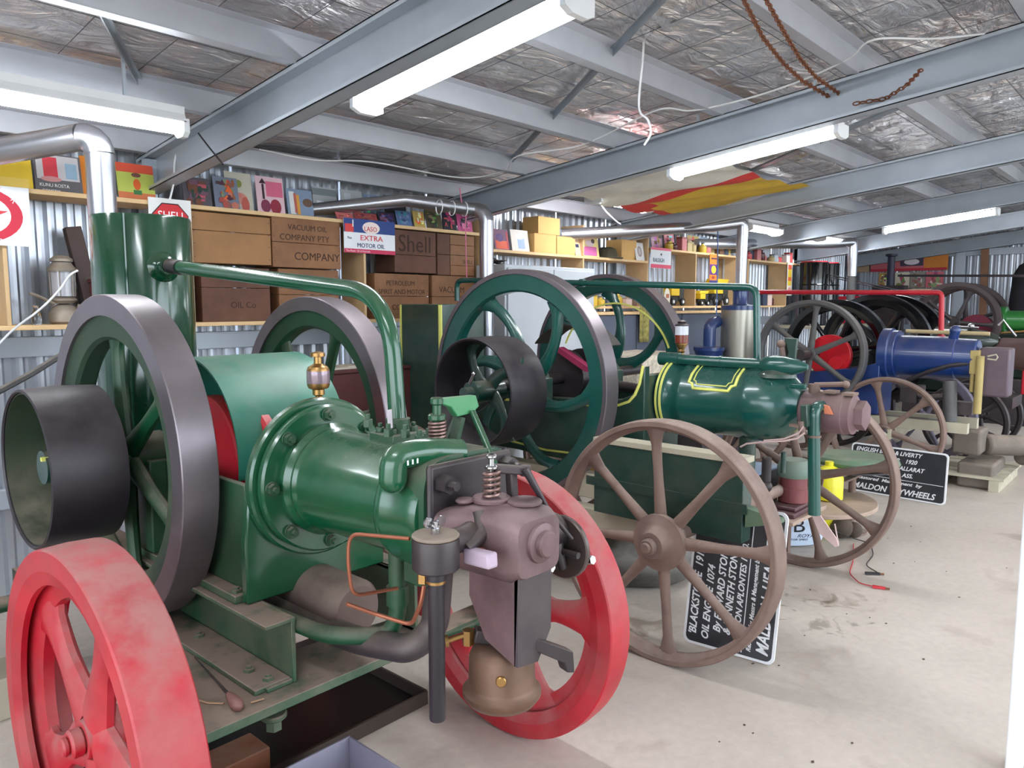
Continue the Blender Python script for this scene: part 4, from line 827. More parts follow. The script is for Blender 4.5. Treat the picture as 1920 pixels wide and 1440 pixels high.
# governor
gc = Vector((1.42,1.115,.86))
gv = node('governor', gc, e1); del gv['kind']
part('governor_plate', gv, mat('greasy_brown_iron', (92,80,76), .35, .6), lambda m: m.disc(gc-Vector((.008,0,0)), gc+Vector((.008,0,0)), .078, .003, 40))
part('governor_drum', gv, DIRON, lambda m: m.cyl(gc+Vector((-.085,.02,.04)), gc+Vector((-.01,.02,.04)), .045))
part('governor_arms', gv, DIRON, lambda m: [m.tube([gc+Vector((-.02,.03-.03*k,.04)), gc+Vector((-.035,.02-.03*k,.0)), gc+Vector((-.02,.015-.03*k,-.045))], [.012,.016,.012], 10) for k in (0, 1)]+[m.cyl(gc+Vector((-.03,.0,.0)), gc+Vector((-.03,-.07,-.0)), .008)])
part('governor_nut', gv, STEEL, lambda m: (m.cyl(at(1112,1050,Y=1.04), at(1100,1050,Y=1.06), .011, n=6), m.cyl(at(1035,1062,Y=1.08), at(1022,1062,Y=1.10), .014, n=6)))

# blow lamp under the vaporiser
lc = at(941, 1262, X=1.235); lr = .088
bl = thing('blow_lamp', 'tarnished bronze blow lamp hanging under the nearest engine, in front of the red wheel', 'blow lamp', (lc.x, lc.y, lc.z-.07))
part('fuel_tank', bl, BRONZE, lambda m: m.lathe((lc.x,lc.y,lc.z-.068), (0,0,1), [(.06,0),(lr-.008,.006),(lr+.004,.022),(lr+.004,.032),(lr-.006,.04),(lr-.01,.05),(lr-.012,.115),(lr-.02,.132),(.055,.142),(.02,.146)], 48))
part('filler_cap', bl, BRASS, lambda m: m.disc(lc+Vector((-.055,-.048,.02)), lc+Vector((-.063,-.056,.02)), .012, .002, 16))
part('burner_tube', bl, DIRON, lambda m: (m.cyl(lc+Vector((0,.02,.07)), lc+Vector((.0,.03,.16)), .022), m.beam(lc+Vector((-.05,.04,.10)), lc+Vector((.06,-.04,.065)), .035, .03)), bev=.003)
part('valve', bl, BRASS, lambda m: (m.cyl(lc+Vector((-.06,.05,.075)), lc+Vector((-.06,.05,.11)), .014, n=6), m.cyl(lc+Vector((-.06,.05,.10)), lc+Vector((-.10,.075,.09)), .006), m.cyl(lc+Vector((-.10,.075,.09)), lc+Vector((-.106,.079,.089)), .014)))

# tall green tank behind the engine and the flue
TS = .19
tk = thing('cooling_tank', 'tall glossy green cooling tank behind the nearest engine', 'tank', (1.265, 3.12, .626))
part('tank_shell', tk, TANKG, lambda m: m.lathe((1.272,3.12,.632), (0,0,1), [(.17,0),(.183,.006),(.183,1.145),(.18,1.155),(.176,1.145),(.176,.03),(.03,.02)], 40, caps=False), smooth=30)
part('tank_seam', tk, TANKG, lambda m: m.box(1.148, 1.154, 2.975, 2.995, .64, 1.785))
part('tank_base', tk, TANKG, lambda m: m.cyl((1.272,3.12,.627), (1.272,3.12,.65), .17, n=40))
part('pipe_boss', tk, TANKG, lambda m: m.lathe((1.275,2.945,1.59), (0,-1,0), [(.062,0),(.055,.012),(.036,.02),(.032,.045),(.024,.048)], 20))
part('edge_strip', tk, mat('cream_edge', (200,196,160), .5), lambda m: m.box(1.456, 1.466, 3.10, 3.13, .64, 1.785))
# cobweb and pink string are loose things
fl = thing('flue_pipe', 'polished silver flue with a round elbow above the tall green tank', 'flue pipe', (1.19, 3.42, .626), 'silver exhaust flues')
fx, fy = at(187, 300, Y=3.42).x, 3.42
part('upright_pipe', fl, FLUE, lambda m: m.lathe((fx,fy,.627), (0,0,1), [(.055,0),(.055,1.44)], 32))
elb = [(fx,fy,2.066+.0)]+[(fx-.085*(1-math.cos(a))*.7, fy+.085*(1-math.cos(a))*.7, 2.066+.085*math.sin(a)-.02*(1-math.cos(a))) for a in (.2,.5,.8,1.1,1.4)]
part('elbow', fl, FLUE, lambda m: m.tube(elb, .058, 24))
part('sloping_pipe', fl, FLUE, lambda m: m.tube([elb[-1], (.70, 4.1, 2.02)], .054, 24))
# ------------------------------------------------------------------ engine 2: teal green with yellow lining, brown spoked truck wheels
E2X, E2Z = 3.45, .98
e2 = thing('oil_engine', 'second oil engine, teal with yellow lining, big curved-spoke flywheels and dusty brown truck wheels', 'engine', (E2X, 2.2, 0))
y2, z2, R2 = 2.64, 1.035, .595
FW = dict(n=6, band=.025, web=.092, hub=.08, a=(.055,.030,.034), b=(.026,.02), step=.012)
flywheel(e2, 2.93, .10, y2, z2, R2, IRON, TEAL, TEAL, ph=.75, skew=-.75, **FW)
flywheel(e2, 4.0, .10, y2+.18, z2+.04, R2-.03, IRON, TEAL, TEAL, ph=.2, skew=-.75, **FW)
part('crankshaft', e2, DIRON, lambda m: m.cyl((2.6, y2, z2), (4.15, y2, z2), .032))
pl = node('belt_pulley', (2.55, y2, z2-.01), e2); del pl['kind']
yp, zp = 2.60, 1.02
part('rim', pl, BLACKP, lambda m: m.lathe((2.58, yp, zp), (1,0,0), [(.262,0),(.268,.003),(.273,.13),(.268,.257),(.262,.26),(.254,.255),(.254,.005)], 64, closed=True))
part('hub', pl, TEALD, lambda m: (m.cyl((2.58, yp, zp), (2.78, yp, zp), .055), m.cyl((2.53, yp, zp), (2.60, yp, zp), .03)))
spokes(pl, 2.70, yp, zp, 4, .6, .045, .256, (.04,.026,.036), (.014,.010), TEALD, skew=.5)
part('set_screw', pl, STEEL, lambda m: (m.cyl((2.54, yp-.03, zp+.05), (2.54, yp-.06, zp+.10), .007), m.sphere((2.54, yp-.06, zp+.10), .012)))
# bed casting with swept edge
def bed2(m):
    prof = [(1.985,.62),(1.985,1.15),(2.0,1.10),(2.02,1.05),(2.06,1.0),(2.12,.975),(2.25,.96),(3.15,.93),(3.15,.66),(2.7,.62)]
    m.prism([(3.16, y, z) for y, z in prof], (.05,0,0)); m.prism([(3.72, y, z) for y, z in prof], (.05,0,0))
    m.box(3.2, 3.73, 2.0, 2.04, .62, 1.10); m.box(3.2, 3.73, 2.0, 3.12, .62, .66)
part('bed', e2, TEALD, bed2, bev=.006)
def lining(m):
    top = [(2.01,1.06),(2.035,1.005),(2.07,.968),(2.13,.945),(2.25,.932),(3.12,.90)]
    m.tube([(3.157, y, z) for y, z in [(1.992,1.15)]+top], .0075, 6)
    m.tube([(3.157, 2.0, .675), (3.157, 2.6, .655), (3.157, 3.1, .69)], .006, 6)
part('yellow_lining', e2, YEL, lining)
for x in (3.05, 3.72): part('bearing_block', e2, TEALD, lambda m: (m.box(x, x+.09, y2-.1, y2+.1, .9, 1.06), m.cyl((x-.01, y2, z2), (x+.1, y2, z2), .075)), bev=.006)
part('crank', e2, DIRON, lambda m: (m.disc((3.33,y2,z2), (3.39,y2,z2), .16), m.disc((3.52,y2,z2), (3.58,y2,z2), .16)))
part('connecting_rod', e2, DIRON, lambda m: m.tube([(3.45,y2-.1,z2-.02),(3.45,2.1,.99)], .03, 12))
part('splash_guard', e2, mat('dark_olive_iron', (66,62,58), .5, .4), lambda m: m.lathe((3.38, y2, z2), (1,0,0), [(.30,0),(.30,.2),(.294,.2),(.294,0)], 24, closed=True, a0=-.9, a1=.9))
part('guard_lining', e2, YEL, lambda m: m.lathe((4.0, y2+.1, z2), (1,0,0), [(.425,0),(.425,.008),(.415,.008),(.415,0)], 40, closed=True, a0=-1.2, a1=1.2))
part('red_rod', e2, mat('magenta_paint', (170,50,90), .5), lambda m: m.beam((3.3,2.62,1.20), (3.3,2.42,1.10), .05, .03))
# barrel, domed head
part('cylinder_barrel', e2, TEAL, lambda m: m.lathe((E2X, 1.995, E2Z), (0,-1,0), [(.185,0),(.188,.006),(.188,.035),(.18,.045),(.172,.055),(.170,.10),(.178,.115),(.180,.135),(.174,.15),(.174,.44),(.180,.452),(.181,.48),(.178,.52),(.165,.58),(.135,.63),(.10,.665),(.085,.68)], 64))
def band(y, r, wd=.007):
    return lambda m: m.lathe((E2X, y, E2Z), (0,-1,0), [(r-.004,-.004),(r+.002,-.004),(r+.002,wd),(r-.004,wd)], 64, closed=True)
for y, r in ((1.962, .1895), (1.984, .1895)): part('yellow_band', e2, YEL, band(y, r))
def panel(m):
    r = .1765
    def p(y, a): return (E2X-r*math.cos(a), y, E2Z+r*math.sin(a))
    a_lo, a_hi = .38, 1.25; ya, yb = 1.82, 1.58
    for off, wr in ((0, .0075), (.022, .003)):
        ao = off/r; y0, y1, lo, hi = ya-off, yb+off, a_lo+ao, a_hi
        cr = .03-off*.4
        pts = [p(y0, hi), p(y0, (hi+lo)/2), p(y0, lo+cr/r), p(y0-cr*.6, lo+cr/r*.8), p(y0-cr, lo)]
        pts += [p(y0-cr-(y0-y1-2*cr)*k/6, lo) for k in range(1, 7)] + [p(y1+cr*.6, lo+cr/r*.8), p(y1, lo+cr/r), p(y1, (hi+lo)/2), p(y1, hi)]
        m.tube(pts, wr, 6)
part('lining_panel', e2, YEL, panel)
part('head_bosses', e2, TEAL, lambda m: [m.disc(at(x, y, X=3.33)+Vector((0.03,0,0)), at(x, y, X=3.33)-Vector((.012,0,0)), .016) for x, y in ((1443,720),(1437,762))])
part('head_lug', e2, TEAL, lambda m: m.beam(at(1480,723,X=3.36), at(1512,725,X=3.36), .02, .025), bev=.006)
part('upper_pipe', e2, TEAL, lambda m: (m.tube([(3.40,2.02,1.172),(3.40,1.45,1.168)], .027, 20), m.cyl((3.40,2.04,1.172), (3.40,1.93,1.172), .034), m.cyl((3.40,1.71,1.17), (3.40,1.70,1.17), .030), m.lathe((3.40,1.50,1.168), (0,-1,0), [(.028,0),(.04,.02),(.047,.06),(.046,.11),(.034,.17),(.012,.215)], 24)))
part('pipe_saddle', e2, TEALD, lambda m: m.lathe((3.41,1.43,1.115), (0,0,1), [(.09,0),(.085,.015),(.05,.035),(.04,.05)], 24))
part('valve_bracket', e2, TEALD, lambda m: m.prism([at(x, y, X=3.45) for x, y in ((1470,633),(1495,635),(1488,690),(1478,700),(1466,700),(1478,660))], (.02,0,0)), bev=.003)
part('valve_gear', e2, RUSTB, lambda m: (m.sphere(at(1465,645,X=3.45), .02), m.cyl(at(1466,650,X=3.45), at(1470,680,X=3.45), .012)))
part('water_outlet_pipe', e2, TEAL, lambda m: m.tube(path_round([(3.45,3.60,1.47),(3.45,3.60,1.60),(3.45,3.50,1.602),(3.45,1.56,1.528),(3.45,1.545,1.19)], .05, 8), .017, 14))
part('pipe_clip', e2, TEAL, lambda m: m.cyl((3.45,2.6,1.568), (3.45,2.57,1.567), .022))
g = part('oil_cup', e2, BRASS, lambda m: m.lathe((3.45,1.95,1.16), (0,0,1), [(.012,0),(.012,.04),(.02,.05),(.014,.06),(.03,.085),(.03,.09),(.022,.092),(.01,.093)], 20))
part('oil_glass', g, mat('amber_oil', (120,50,30), .15), lambda m: m.lathe((3.45,1.95,1.253), (0,0,1), [(.034,0),(.034,.04)], 20))
part('glass_top', g, mat('pale_glass', (206,206,214), .1), lambda m: m.lathe((3.45,1.95,1.2935), (0,0,1), [(.034,0),(.034,.045)], 20))
part('cap', g, DIRON, lambda m: m.lathe((3.45,1.95,1.339), (0,0,1), [(.036,0),(.036,.006),(.02,.014),(.024,.022),(.008,.03)], 20))
# pinkish vaporiser
part('vaporiser', e2, PINKI, lambda m: (m.lathe((3.46,1.33,.965), (0,-1,0), [(.075,0),(.09,.02),(.092,.20),(.088,.205),(.088,.235),(.075,.237),(.062,.25)], 40)))
part('vaporiser_end', e2, PINKI, lambda m: m.lathe((3.46,1.08,.965), (0,-1,0), [(.066,0),(.066,.035),(.05,.04)], 6))
part('orange_vane', e2, mat('orange_iron', (206,120,88), .7), lambda m: m.prism([at(x, y, X=3.36) for x, y in ((1543,758),(1554,762),(1562,778),(1545,776))], (.01,0,0)), bev=.002)
part('vaporiser_fittings', e2, RUSTB, lambda m: (m.cyl((3.45,1.27,1.05), (3.45,1.27,1.09), .025), m.tube([(3.45,1.27,1.085),(3.47,1.15,1.095)], .012, 8), m.sphere((3.47,1.14,1.095), .017), m.cbox((3.44,1.19,1.062), (.07,.05,.012)), m.cbox((3.44,1.11,1.058), (.07,.05,.012))))
part('inlet_box', e2, TEALD, lambda m: m.beam(at(1510,758,X=3.30), at(1512,800,X=3.30), .05, .03), bev=.004)
part('drop_pipe', e2, TEAL, lambda m: m.tube(path_round([at(1545,762,X=3.40)+Vector((.03,0,0)), at(1527,764,X=3.33), at(1526,800,X=3.33), at(1527,965,X=3.33)], .05, 6), .0265, 20))
part('pipe_ring', e2, RUSTB, lambda m: m.cyl(at(1526,816,X=3.33), at(1526,820,X=3.33), .031))
part('pale_strap', e2, mat('pale_pink_strap', (206,176,172), .6), lambda m: (m.prism([at(x, y, X=3.38) for x, y in ((1522,966),(1536,964),(1568,1010),(1572,1024),(1566,1026),(1536,1000))], (.008,0,0)), m.tube([at(1565,982,X=3.40), at(1572,1020,X=3.40)], .003, 6)))
part('twisted_wire', e2, mat('pale_pink_strap', (206,176,172), .6), lambda m: (m.tube([at(x, y, X=3.25) for x, y in ((1388,838),(1400,832),(1430,829),(1470,827),(1495,822),(1508,812))], .004, 6), m.tube([at(x, y, X=3.26) for x, y in ((1432,826),(1470,823),(1498,812),(1506,800))], .0035, 6)))
part('tap', e2, RUSTB, lambda m: (m.beam(at(1482,796,X=3.28), at(1500,800,X=3.28), .03, .012), m.cyl(at(1502,790,X=3.28), at(1505,815,X=3.28), .014)))
part('lower_stub', e2, TEALD, lambda m: (m.cyl((3.45,1.58,.84), (3.45,1.58,.62), .04), m.cyl((3.45,1.40,.76), (3.45,1.40,.66), .012)))
part('pump', e2, DIRON, lambda m: (m.cbox((3.40,1.83,.74), (.12,.14,.12)), m.cyl((3.38,1.76,.70), (3.38,1.60,.68), .03), m.cyl((3.38,1.45,.74), (3.38,1.45,.62), .022), m.sphere((3.38,1.45,.60), .03)), bev=.005)
# truck
tr = node('truck_frame', (3.35, 2.2, .5), e2); del tr['kind']
for x in (3.0, 3.70): part('chassis_beam', tr, CREAM, lambda m: m.box(x-.04, x+.04, 1.95, 3.55, .50, .62), bev=.004)
part('front_beam', tr, CREAM, lambda m: m.box(2.95, 3.80, 1.98, 2.06, .41, .499), bev=.004)
part('skid_beam', tr, CREAM, lambda m: m.box(2.90, 2.98, 1.62, 3.3, .37, .47), bev=.005)
part('front_axle', tr, RUSTB, lambda m: m.cyl((2.66,1.55,.49), (4.14,1.55,.49), .028))
part('rear_axle', tr, RUSTB, lambda m: m.cyl((2.7,3.2,.4), (4.1,3.2,.4), .028))
WK = dict(a=(.029,.020,.024), b=(.022,.016), rt=.022, lip=.02, hub=.066, flg=1.75)
cartwheel(e2, 2.575, .098, 1.55, .495, .495, RUSTB, n=8, ph=1.48, name='truck_wheel', **WK)
cartwheel(e2, 4.10, .085, 1.57, .495, .495, RUSTB, n=8, ph=1.3, name='truck_wheel', hubout=.05, **WK)
cartwheel(e2, 2.62, .07, 3.2, .40, .40, RUSTB, n=8, ph=1.3, name='truck_wheel', hubout=.05)
cartwheel(e2, 4.10, .07, 3.2, .40, .40, RUSTB, n=8, ph=1.3, name='truck_wheel', hubout=.05)

# green tool box on the truck
tb = thing('tool_box', 'flat teal sheet-metal box with a peeling timber top, behind the near brown spoked wheel', 'box', (2.9, 1.66, .48))
part('box_panel', tb, TEALD, lambda m: (m.box(2.815, 2.895, 1.30, 2.03, .49, .815)), bev=.003)
part('timber_top', tb, CREAM, lambda m: m.box(2.81, 2.90, 1.295, 2.035, .8155, .84), bev=.002)
part('skirt_strip', tb, TEALD, lambda m: m.box(2.808, 2.8145, 1.28, 2.07, .615, .655))
part('corner_bracket', tb, mat('green_bracket', (96,116,92), .6), lambda m: m.prism([(2.82,1.29,.56),(2.82,1.15,.60),(2.82,1.15,.615),(2.82,1.29,.64)], (.05,0,0)))
# teal cooling tank with yellow edges, silver flue
t2 = thing('cooling_tank', 'square teal cooling tank with yellow edge lines, left of the second engine', 'tank', (3.25, 3.52, 0))
part('tank_body', t2, TEALD, lambda m: m.box(3.06, 3.44, 3.345, 3.70, .62, 1.45), bev=.006)
part('tank_stand', t2, TEALD, lambda m: m.box(3.1, 3.4, 3.4, 3.66, 0, .619))
for y in (3.345, 3.70): part('yellow_edge', t2, YEL, lambda m: m.box(3.053, 3.0585, y-.010, y+.003, .66, 1.445))
part('yellow_edge', t2, YEL, lambda m: m.box(3.064, 3.075, 3.337, 3.3425, .66, 1.445))
f2 = thing('flue_pipe', 'silver flue rising behind the second engine, its arm sloping down to the left', 'flue pipe', (3.72, 3.55, 0), 'silver exhaust flues')
a2 = at(912, 430, Y=3.52)
part('upright_pipe', f2, FLUE, lambda m: m.cyl((a2.x,3.52,.001), (a2.x,3.52,1.995), .046, n=28))
part('elbow', f2, FLUE, lambda m: m.tube([(a2.x,3.52,1.99)]+[(a2.x-.03*(1-math.cos(a)), 3.52+.08*(1-math.cos(a)), 1.99+.08*math.sin(a)) for a in (.3,.6,.9,1.2,1.45)], .047, 24))
part('sloping_pipe', f2, FLUE, lambda m: m.tube([(a2.x-.028, 3.59, 2.068), at(760, 375, Y=3.85), at(590, 393, Y=4.16), at(566, 397, Y=4.24)], [.045,.043,.041,.041], 24))
part('hose_clip', f2, WHITE, lambda m: [m.lathe((a2.x-.10-.09*k, 3.62+.023*k, 2.068), (-.96,.27,0), [(.045,0),(.048,0),(.048,.006),(.045,.006)], 24, closed=True) for k in range(3)])
# ------------------------------------------------------------------ engine 3: blue with grey spoked flywheels
e3 = thing('oil_engine', 'blue oil engine with grey flywheel and brown truck wheels, third along', 'engine', (6.75, 2.0, 0))
y3, z3 = 2.42, 1.03
flywheel(e3, 6.40, .09, y3, z3, .455, GREYW, GREYW, GREYW, n=6, ph=.62, band=.03, web=.02, hub=.055, a=(.03,.022,.026), b=(.018,.015))
flywheel(e3, 7.00, .09, y3, z3, .46, BLACK, BLACK, BLACK, n=6, ph=.9, band=.05, web=.05, hub=.055)
part('crankshaft', e3, DIRON, lambda m: (m.cyl((6.22, y3, z3), (7.2, y3, z3), .028), m.cyl((6.20, y3, z3), (6.34, y3, z3), .05)))
part('red_disc', e3, mat('bright_red_paint', (218,30,44), .35), lambda m: (m.disc((6.60,y3-.10,z3-.02), (6.66,y3-.10,z3-.02), .18, .005), m.disc((6.585,y3-.16,z3-.08), (6.60,y3-.16,z3-.08), .06)))
part('bed', e3, BLUE, lambda m: (m.prism([(6.56, y, z) for y, z in ((1.9,.55),(1.9,.98),(2.05,.93),(2.7,.83),(2.7,.55))], (.035,0,0)), m.prism([(6.90, y, z) for y, z in ((1.9,.55),(1.9,.98),(2.05,.93),(2.7,.83),(2.7,.55))], (.035,0,0)), m.box(6.59,6.91,1.9,1.93,.55,1.1)), bev=.005)
part('cylinder_flange', e3, BLUE, lambda m: m.lathe((6.75,1.93,1.04), (0,-1,0), [(.20,0),(.21,.006),(.21,.07),(.20,.075),(.195,.08),(.195,.12),(.19,.125)], 48))
part('cylinder_barrel', e3, BLUE, lambda m: m.lathe((6.75,1.81,1.03), (0,-1,0), [(.165,0),(.165,.42),(.155,.425),(.15,.56),(.14,.57)], 48))
part('top_boss', e3, BLUE, lambda m: (m.cyl((6.72,1.42,1.16), (6.70,1.40,1.235), .035), m.sphere((6.70,1.40,1.245), .04)))
part('vaporiser', e3, mat('purple_brown_iron', (96,80,92), .5, .2, dust=.3), lambda m: m.box(6.66,6.86,1.02,1.22,.75,1.12), bev=.015)
part('wooden_clamp', e3, mat('yellow_timber', (176,156,100), .7), lambda m: (m.box(6.60,6.67,1.21,1.27,.92,1.10), m.cyl((6.60,1.20,1.06), (6.60,1.20,.62), .028), m.cyl((6.62,1.25,.94), (6.62,1.25,.78), .015)), bev=.004)
part('clamp_ring', e3, CREAM, lambda m: m.tube([(6.60,1.155,1.06),(6.60,1.10,1.075),(6.60,1.09,1.055),(6.60,1.10,1.035),(6.60,1.155,1.04)], .006, 6))
part('black_hose', e3, BLACKP, lambda m: m.tube([(6.62,1.27,1.0),(6.60,1.40,.98),(6.60,1.55,.92),(6.62,1.70,.84)], .018, 10))
part('exhaust_pipe', e3, GREYW, lambda m: m.tube(path_round([(6.62,1.40,.86),(6.62,1.38,.50),(6.62,2.3,.50)], .07, 6), .05, 16))
part('pipework', e3, VAPD, lambda m: (m.tube(path_round([(6.70,1.8,.80),(6.70,1.6,.70),(6.70,1.45,.72)], .05, 4), .025, 10), m.cbox((6.72,1.70,.72), (.12,.12,.12)), m.cyl((6.72,1.62,.62), (6.72,1.62,.80), .03), m.cbox((6.74,1.35,.64), (.12,.2,.1))))
part('truck_frame', e3, CREAM, lambda m: [m.box(x, x+.07, 1.25, 2.95, .46, .54) for x in (6.56, 6.90)]+[m.box(6.4, 7.1, 1.75, 1.85, .38, .46), m.cyl((6.35,1.8,.42), (7.7,1.8,.42), .03)])
cartwheel(e3, 6.42, .08, 1.80, .44, .43, RUSTB, n=6, ph=1.35, name='truck_wheel', a=(.030,.020,.03), b=(.018,.014), rt=.02, lip=.018, hub=.05, hubout=.05, hm=DIRON)
cartwheel(e3, 7.55, .08, 1.80, .43, .43, mat('violet_grey_iron', (110,104,118), .5, .3), n=6, ph=1.1, name='truck_wheel', rt=.06, hub=.05, hubout=.05)
for x in (6.45, 7.5): cartwheel(e3, x, .07, 2.95, .36, .36, RUSTB, n=6, ph=1.1, name='truck_wheel', hub=.05, hubout=.05)
o = part('towing_head', e3, mat('dusty_brown_iron', (106,96,88), .8, dust=.6), lambda m: (m.cyl((7.05,1.22,.32), (7.3,1.0,.30), .085), m.cyl((7.3,1.0,.21), (7.42,.93,.20), .07), m.cbox((6.95,1.3,.36), (.3,.2,.2)), m.box(6.8,7.3,1.1,1.35,.0,.2)), bev=.02)

# silver tank with blue cap + its flue
st = thing('cooling_tank', 'brushed silver cylindrical tank with a blue cap', 'tank', (6.72, 3.15, 0))
SB = mat('brushed_steel', (176,172,160), .38, .85, var=.05)
sx, sy = at(1385,600,Y=3.15).x, 3.15
part('tank_shell', st, SB, lambda m: m.cyl((sx,sy,.65), (sx,sy,1.395), .158, n=48))
part('blue_lid', st, BLUE, lambda m: m.lathe((sx,sy,1.3955), (0,0,1), [(.162,0),(.162,.04),(.05,.055)], 48))
part('blue_collar', st, BLUE, lambda m: m.lathe((sx+.02,sy,1.445), (0,0,1), [(.075,0),(.068,.01),(.068,.12),(.085,.14),(.085,.155)], 32))
part('flue', st, FLUE, lambda m: m.lathe((sx+.02,sy,1.60), (0,0,1), [(.05,0),(.05,.53)], 28))
part('flue_arm', st, FLUE, lambda m: m.tube(path_round([(sx+.02,sy,2.125),(sx+.02,sy,2.19),(sx-.2,sy+.2,2.15),at(1050,440,Y=4.1)], .07, 6), .05, 20))
part('tank_stand', st, DIRON, lambda m: m.cyl((sx,sy,.0), (sx,sy,.649), .12))
bi = thing('intake_elbow', 'blue elbow pipe standing on a blue box beside the silver tank', 'pipe', (6.15, 3.3, 0))
bx = at(1330,640,Y=3.3).x
part('elbow', bi, BLUE, lambda m: m.tube(path_round([(bx,3.3,1.07),(bx,3.3,1.27),(bx+.14,3.3,1.29)], .10, 8), .055, 16))
part('blue_hopper', bi, BLUE, lambda m: m.lathe((bx,3.3,.92), (0,0,1), [(.10,0),(.13,.10),(.14,.11),(.14,.14),(.06,.15)], 24))
part('stand', bi, BG, lambda m: m.box(bx-.12,bx+.12,3.2,3.4,0,.919))
rp_ = thing('water_pipe', 'bright red water pipe running across above the black flywheels', 'pipe', (6.95, 2.2, 1.2))
part('pipe_run', rp_, REDP, lambda m: m.tube(path_round([(7.1,3.22,1.565),(7.1,1.60,1.545),(7.1,1.585,1.19)], .04, 5), .021, 12))
part('pipe_foot', rp_, REDP, lambda m: m.cyl((7.1,1.585,1.15), (7.1,1.585,1.19), .03))
wr = tag(part('wooden_rod', None, mat('bamboo_rod', (206,182,136), .6), lambda m: m.tube([(7.0,1.83,1.222),(7.0,1.22,1.215)], .016, 10)), 'thin pale wooden rod lying above the blue cylinder', 'rod')

# ------------------------------------------------------------------ engine 4: black flywheels, dark green barrel
e4 = thing('oil_engine', 'dark green engine with glossy black flywheels, fourth along behind the blue one', 'engine', (8.5, 2.0, 0))
flywheel(e4, 8.0, .09, 2.38, 1.02, .525, BLACK, BLACK, BLACK, n=5, ph=.9, band=.05, web=.07, hub=.07, a=(.05,.035,.05))
flywheel(e4, 8.55, .09, 2.38, 1.02, .525, BLACK, BLACK, BLACK, n=5, ph=.5, band=.05, web=.07, hub=.07, a=(.05,.035,.05))
part('crankshaft', e4, STEEL, lambda m: m.cyl((7.86,2.38,1.02), (8.9,2.38,1.02), .03))
part('bed', e4, DKGRN, lambda m: m.box(8.22,8.42,1.75,2.8,.6,.95), bev=.02)
part('cylinder_barrel', e4, DKGRN, lambda m: m.lathe((8.45,1.95,1.09), (0,-1,0), [(.12,0),(.14,.02),(.14,.30),(.12,.36),(.09,.50),(.05,.56)], 32))
part('valve_gear', e4, STEEL, lambda m: (m.cyl((8.36,1.75,1.235), (8.36,1.55,1.225), .008), m.sphere((8.38,1.62,1.24), .03), m.tube([(8.4,1.40,1.25),(8.4,1.36,1.30),(8.4,1.32,1.24),(8.4,1.25,1.15)], .012, 8)))
part('splash_guard', e4, DIRON, lambda m: m.lathe((8.2,2.15,1.0), (1,0,0), [(.14,0),(.14,.16),(.135,.16),(.135,0)], 24, closed=True, a0=-1.2, a1=1.2))
part('orange_cup', e4, mat('orange_glass', (230,120,60), .2), lambda m: m.cyl((8.1,2.02,1.06), (8.1,2.02,1.14), .03))
part('red_parts', e4, REDP, lambda m: (m.disc((8.25,2.1,.98), (8.3,2.1,.98), .13), m.box(8.5,8.6,1.0,1.2,.6,.95), m.prism([(8.55,1.05,.75),(8.55,1.15,.35),(8.55,1.02,.35)], (.04,0,0))), bev=.01)
part('rusty_head', e4, mat('brown_rust_iron', (84,60,56), .8), lambda m: m.lathe((8.5,1.42,.98), (0,-1,0), [(.13,0),(.15,.05),(.15,.25),(.1,.3)], 24))
part('truck_frame', e4, DIRON, lambda m: (m.box(8.1,8.6,1.2,2.9,.5,.6),))
for x in (7.95, 8.65):
    for y in (1.55, 2.7): cartwheel(e4, x, .07, y, .36, .36, DIRON, n=6, ph=.4, name='truck_wheel', hub=.05, hubout=.04)
f4 = thing('flue_pipe', 'farthest silver flue, standing left of the black flywheels', 'flue pipe', (9.6, 3.3, 0), 'silver exhaust flues')
q = at(1599, 470, Y=3.3)
part('upright_pipe', f4, FLUE, lambda m: m.cyl((q.x,3.3,1.80), (q.x,3.3,2.12), .06, n=24))
part('grey_base_pipe', f4, GREYW, lambda m: m.cyl((q.x,3.3,.001), (q.x,3.3,1.799), .05, n=24))
part('elbow', f4, FLUE, lambda m: m.tube(path_round([(q.x,3.3,2.115),(q.x,3.3,2.23),(q.x-.3,3.45,2.20),at(1305,458,Y=4.12)], .09, 6), .058, 20))

# ------------------------------------------------------------------ engine 5: brown-rimmed flywheels, bright green barrel end
e5 = thing('oil_engine', 'farthest engine with brown-black flywheels and bright green barrel at the right edge', 'engine', (11.0, 1.9, 0))
BRF = mat('brown_black_iron', (74,62,62), .45, .3)
flywheel(e5, 10.7, .09, 2.25, 1.22, .50, BRF, BRF, DIRON, n=5, ph=.7, band=.05, web=.04, hub=.06)
flywheel(e5, 11.25, .09, 2.25, 1.22, .50, BRF, BRF, DIRON, n=5, ph=.3, band=.05, web=.04, hub=.06)
part('crankshaft', e5, DIRON, lambda m: m.cyl((10.6,2.25,1.22), (11.5,2.25,1.22), .03))
part('maroon_disc', e5, mat('maroon_paint', (120,24,52), .4), lambda m: m.disc((10.9,2.05,1.12), (10.98,2.05,1.12), .2))
LG = mat('bright_green_paint', (44,120,52), .35, coat=.3)
part('cylinder_flange', e5, LG, lambda m: m.lathe((10.95,1.82,1.25), (0,-1,0), [(.15,0),(.17,.01),(.17,.08),(.14,.09)], 32))
part('cylinder_barrel', e5, LG, lambda m: m.lathe((10.95,1.73,1.25), (0,-1,0), [(.12,0),(.12,.5),(.08,.52)], 32))
part('bed', e5, DKGRN, lambda m: m.box(10.85,11.1,1.3,2.7,.55,1.1), bev=.02)
part('stand', e5, DIRON, lambda m: m.box(10.7,11.25,1.2,2.8,0,.55), bev=.01)
part('yellow_pipe', e5, BRASS, lambda m: m.tube([(10.8,1.8,1.10),(10.8,1.5,1.13),(10.8,1.3,1.12)], .012, 8))
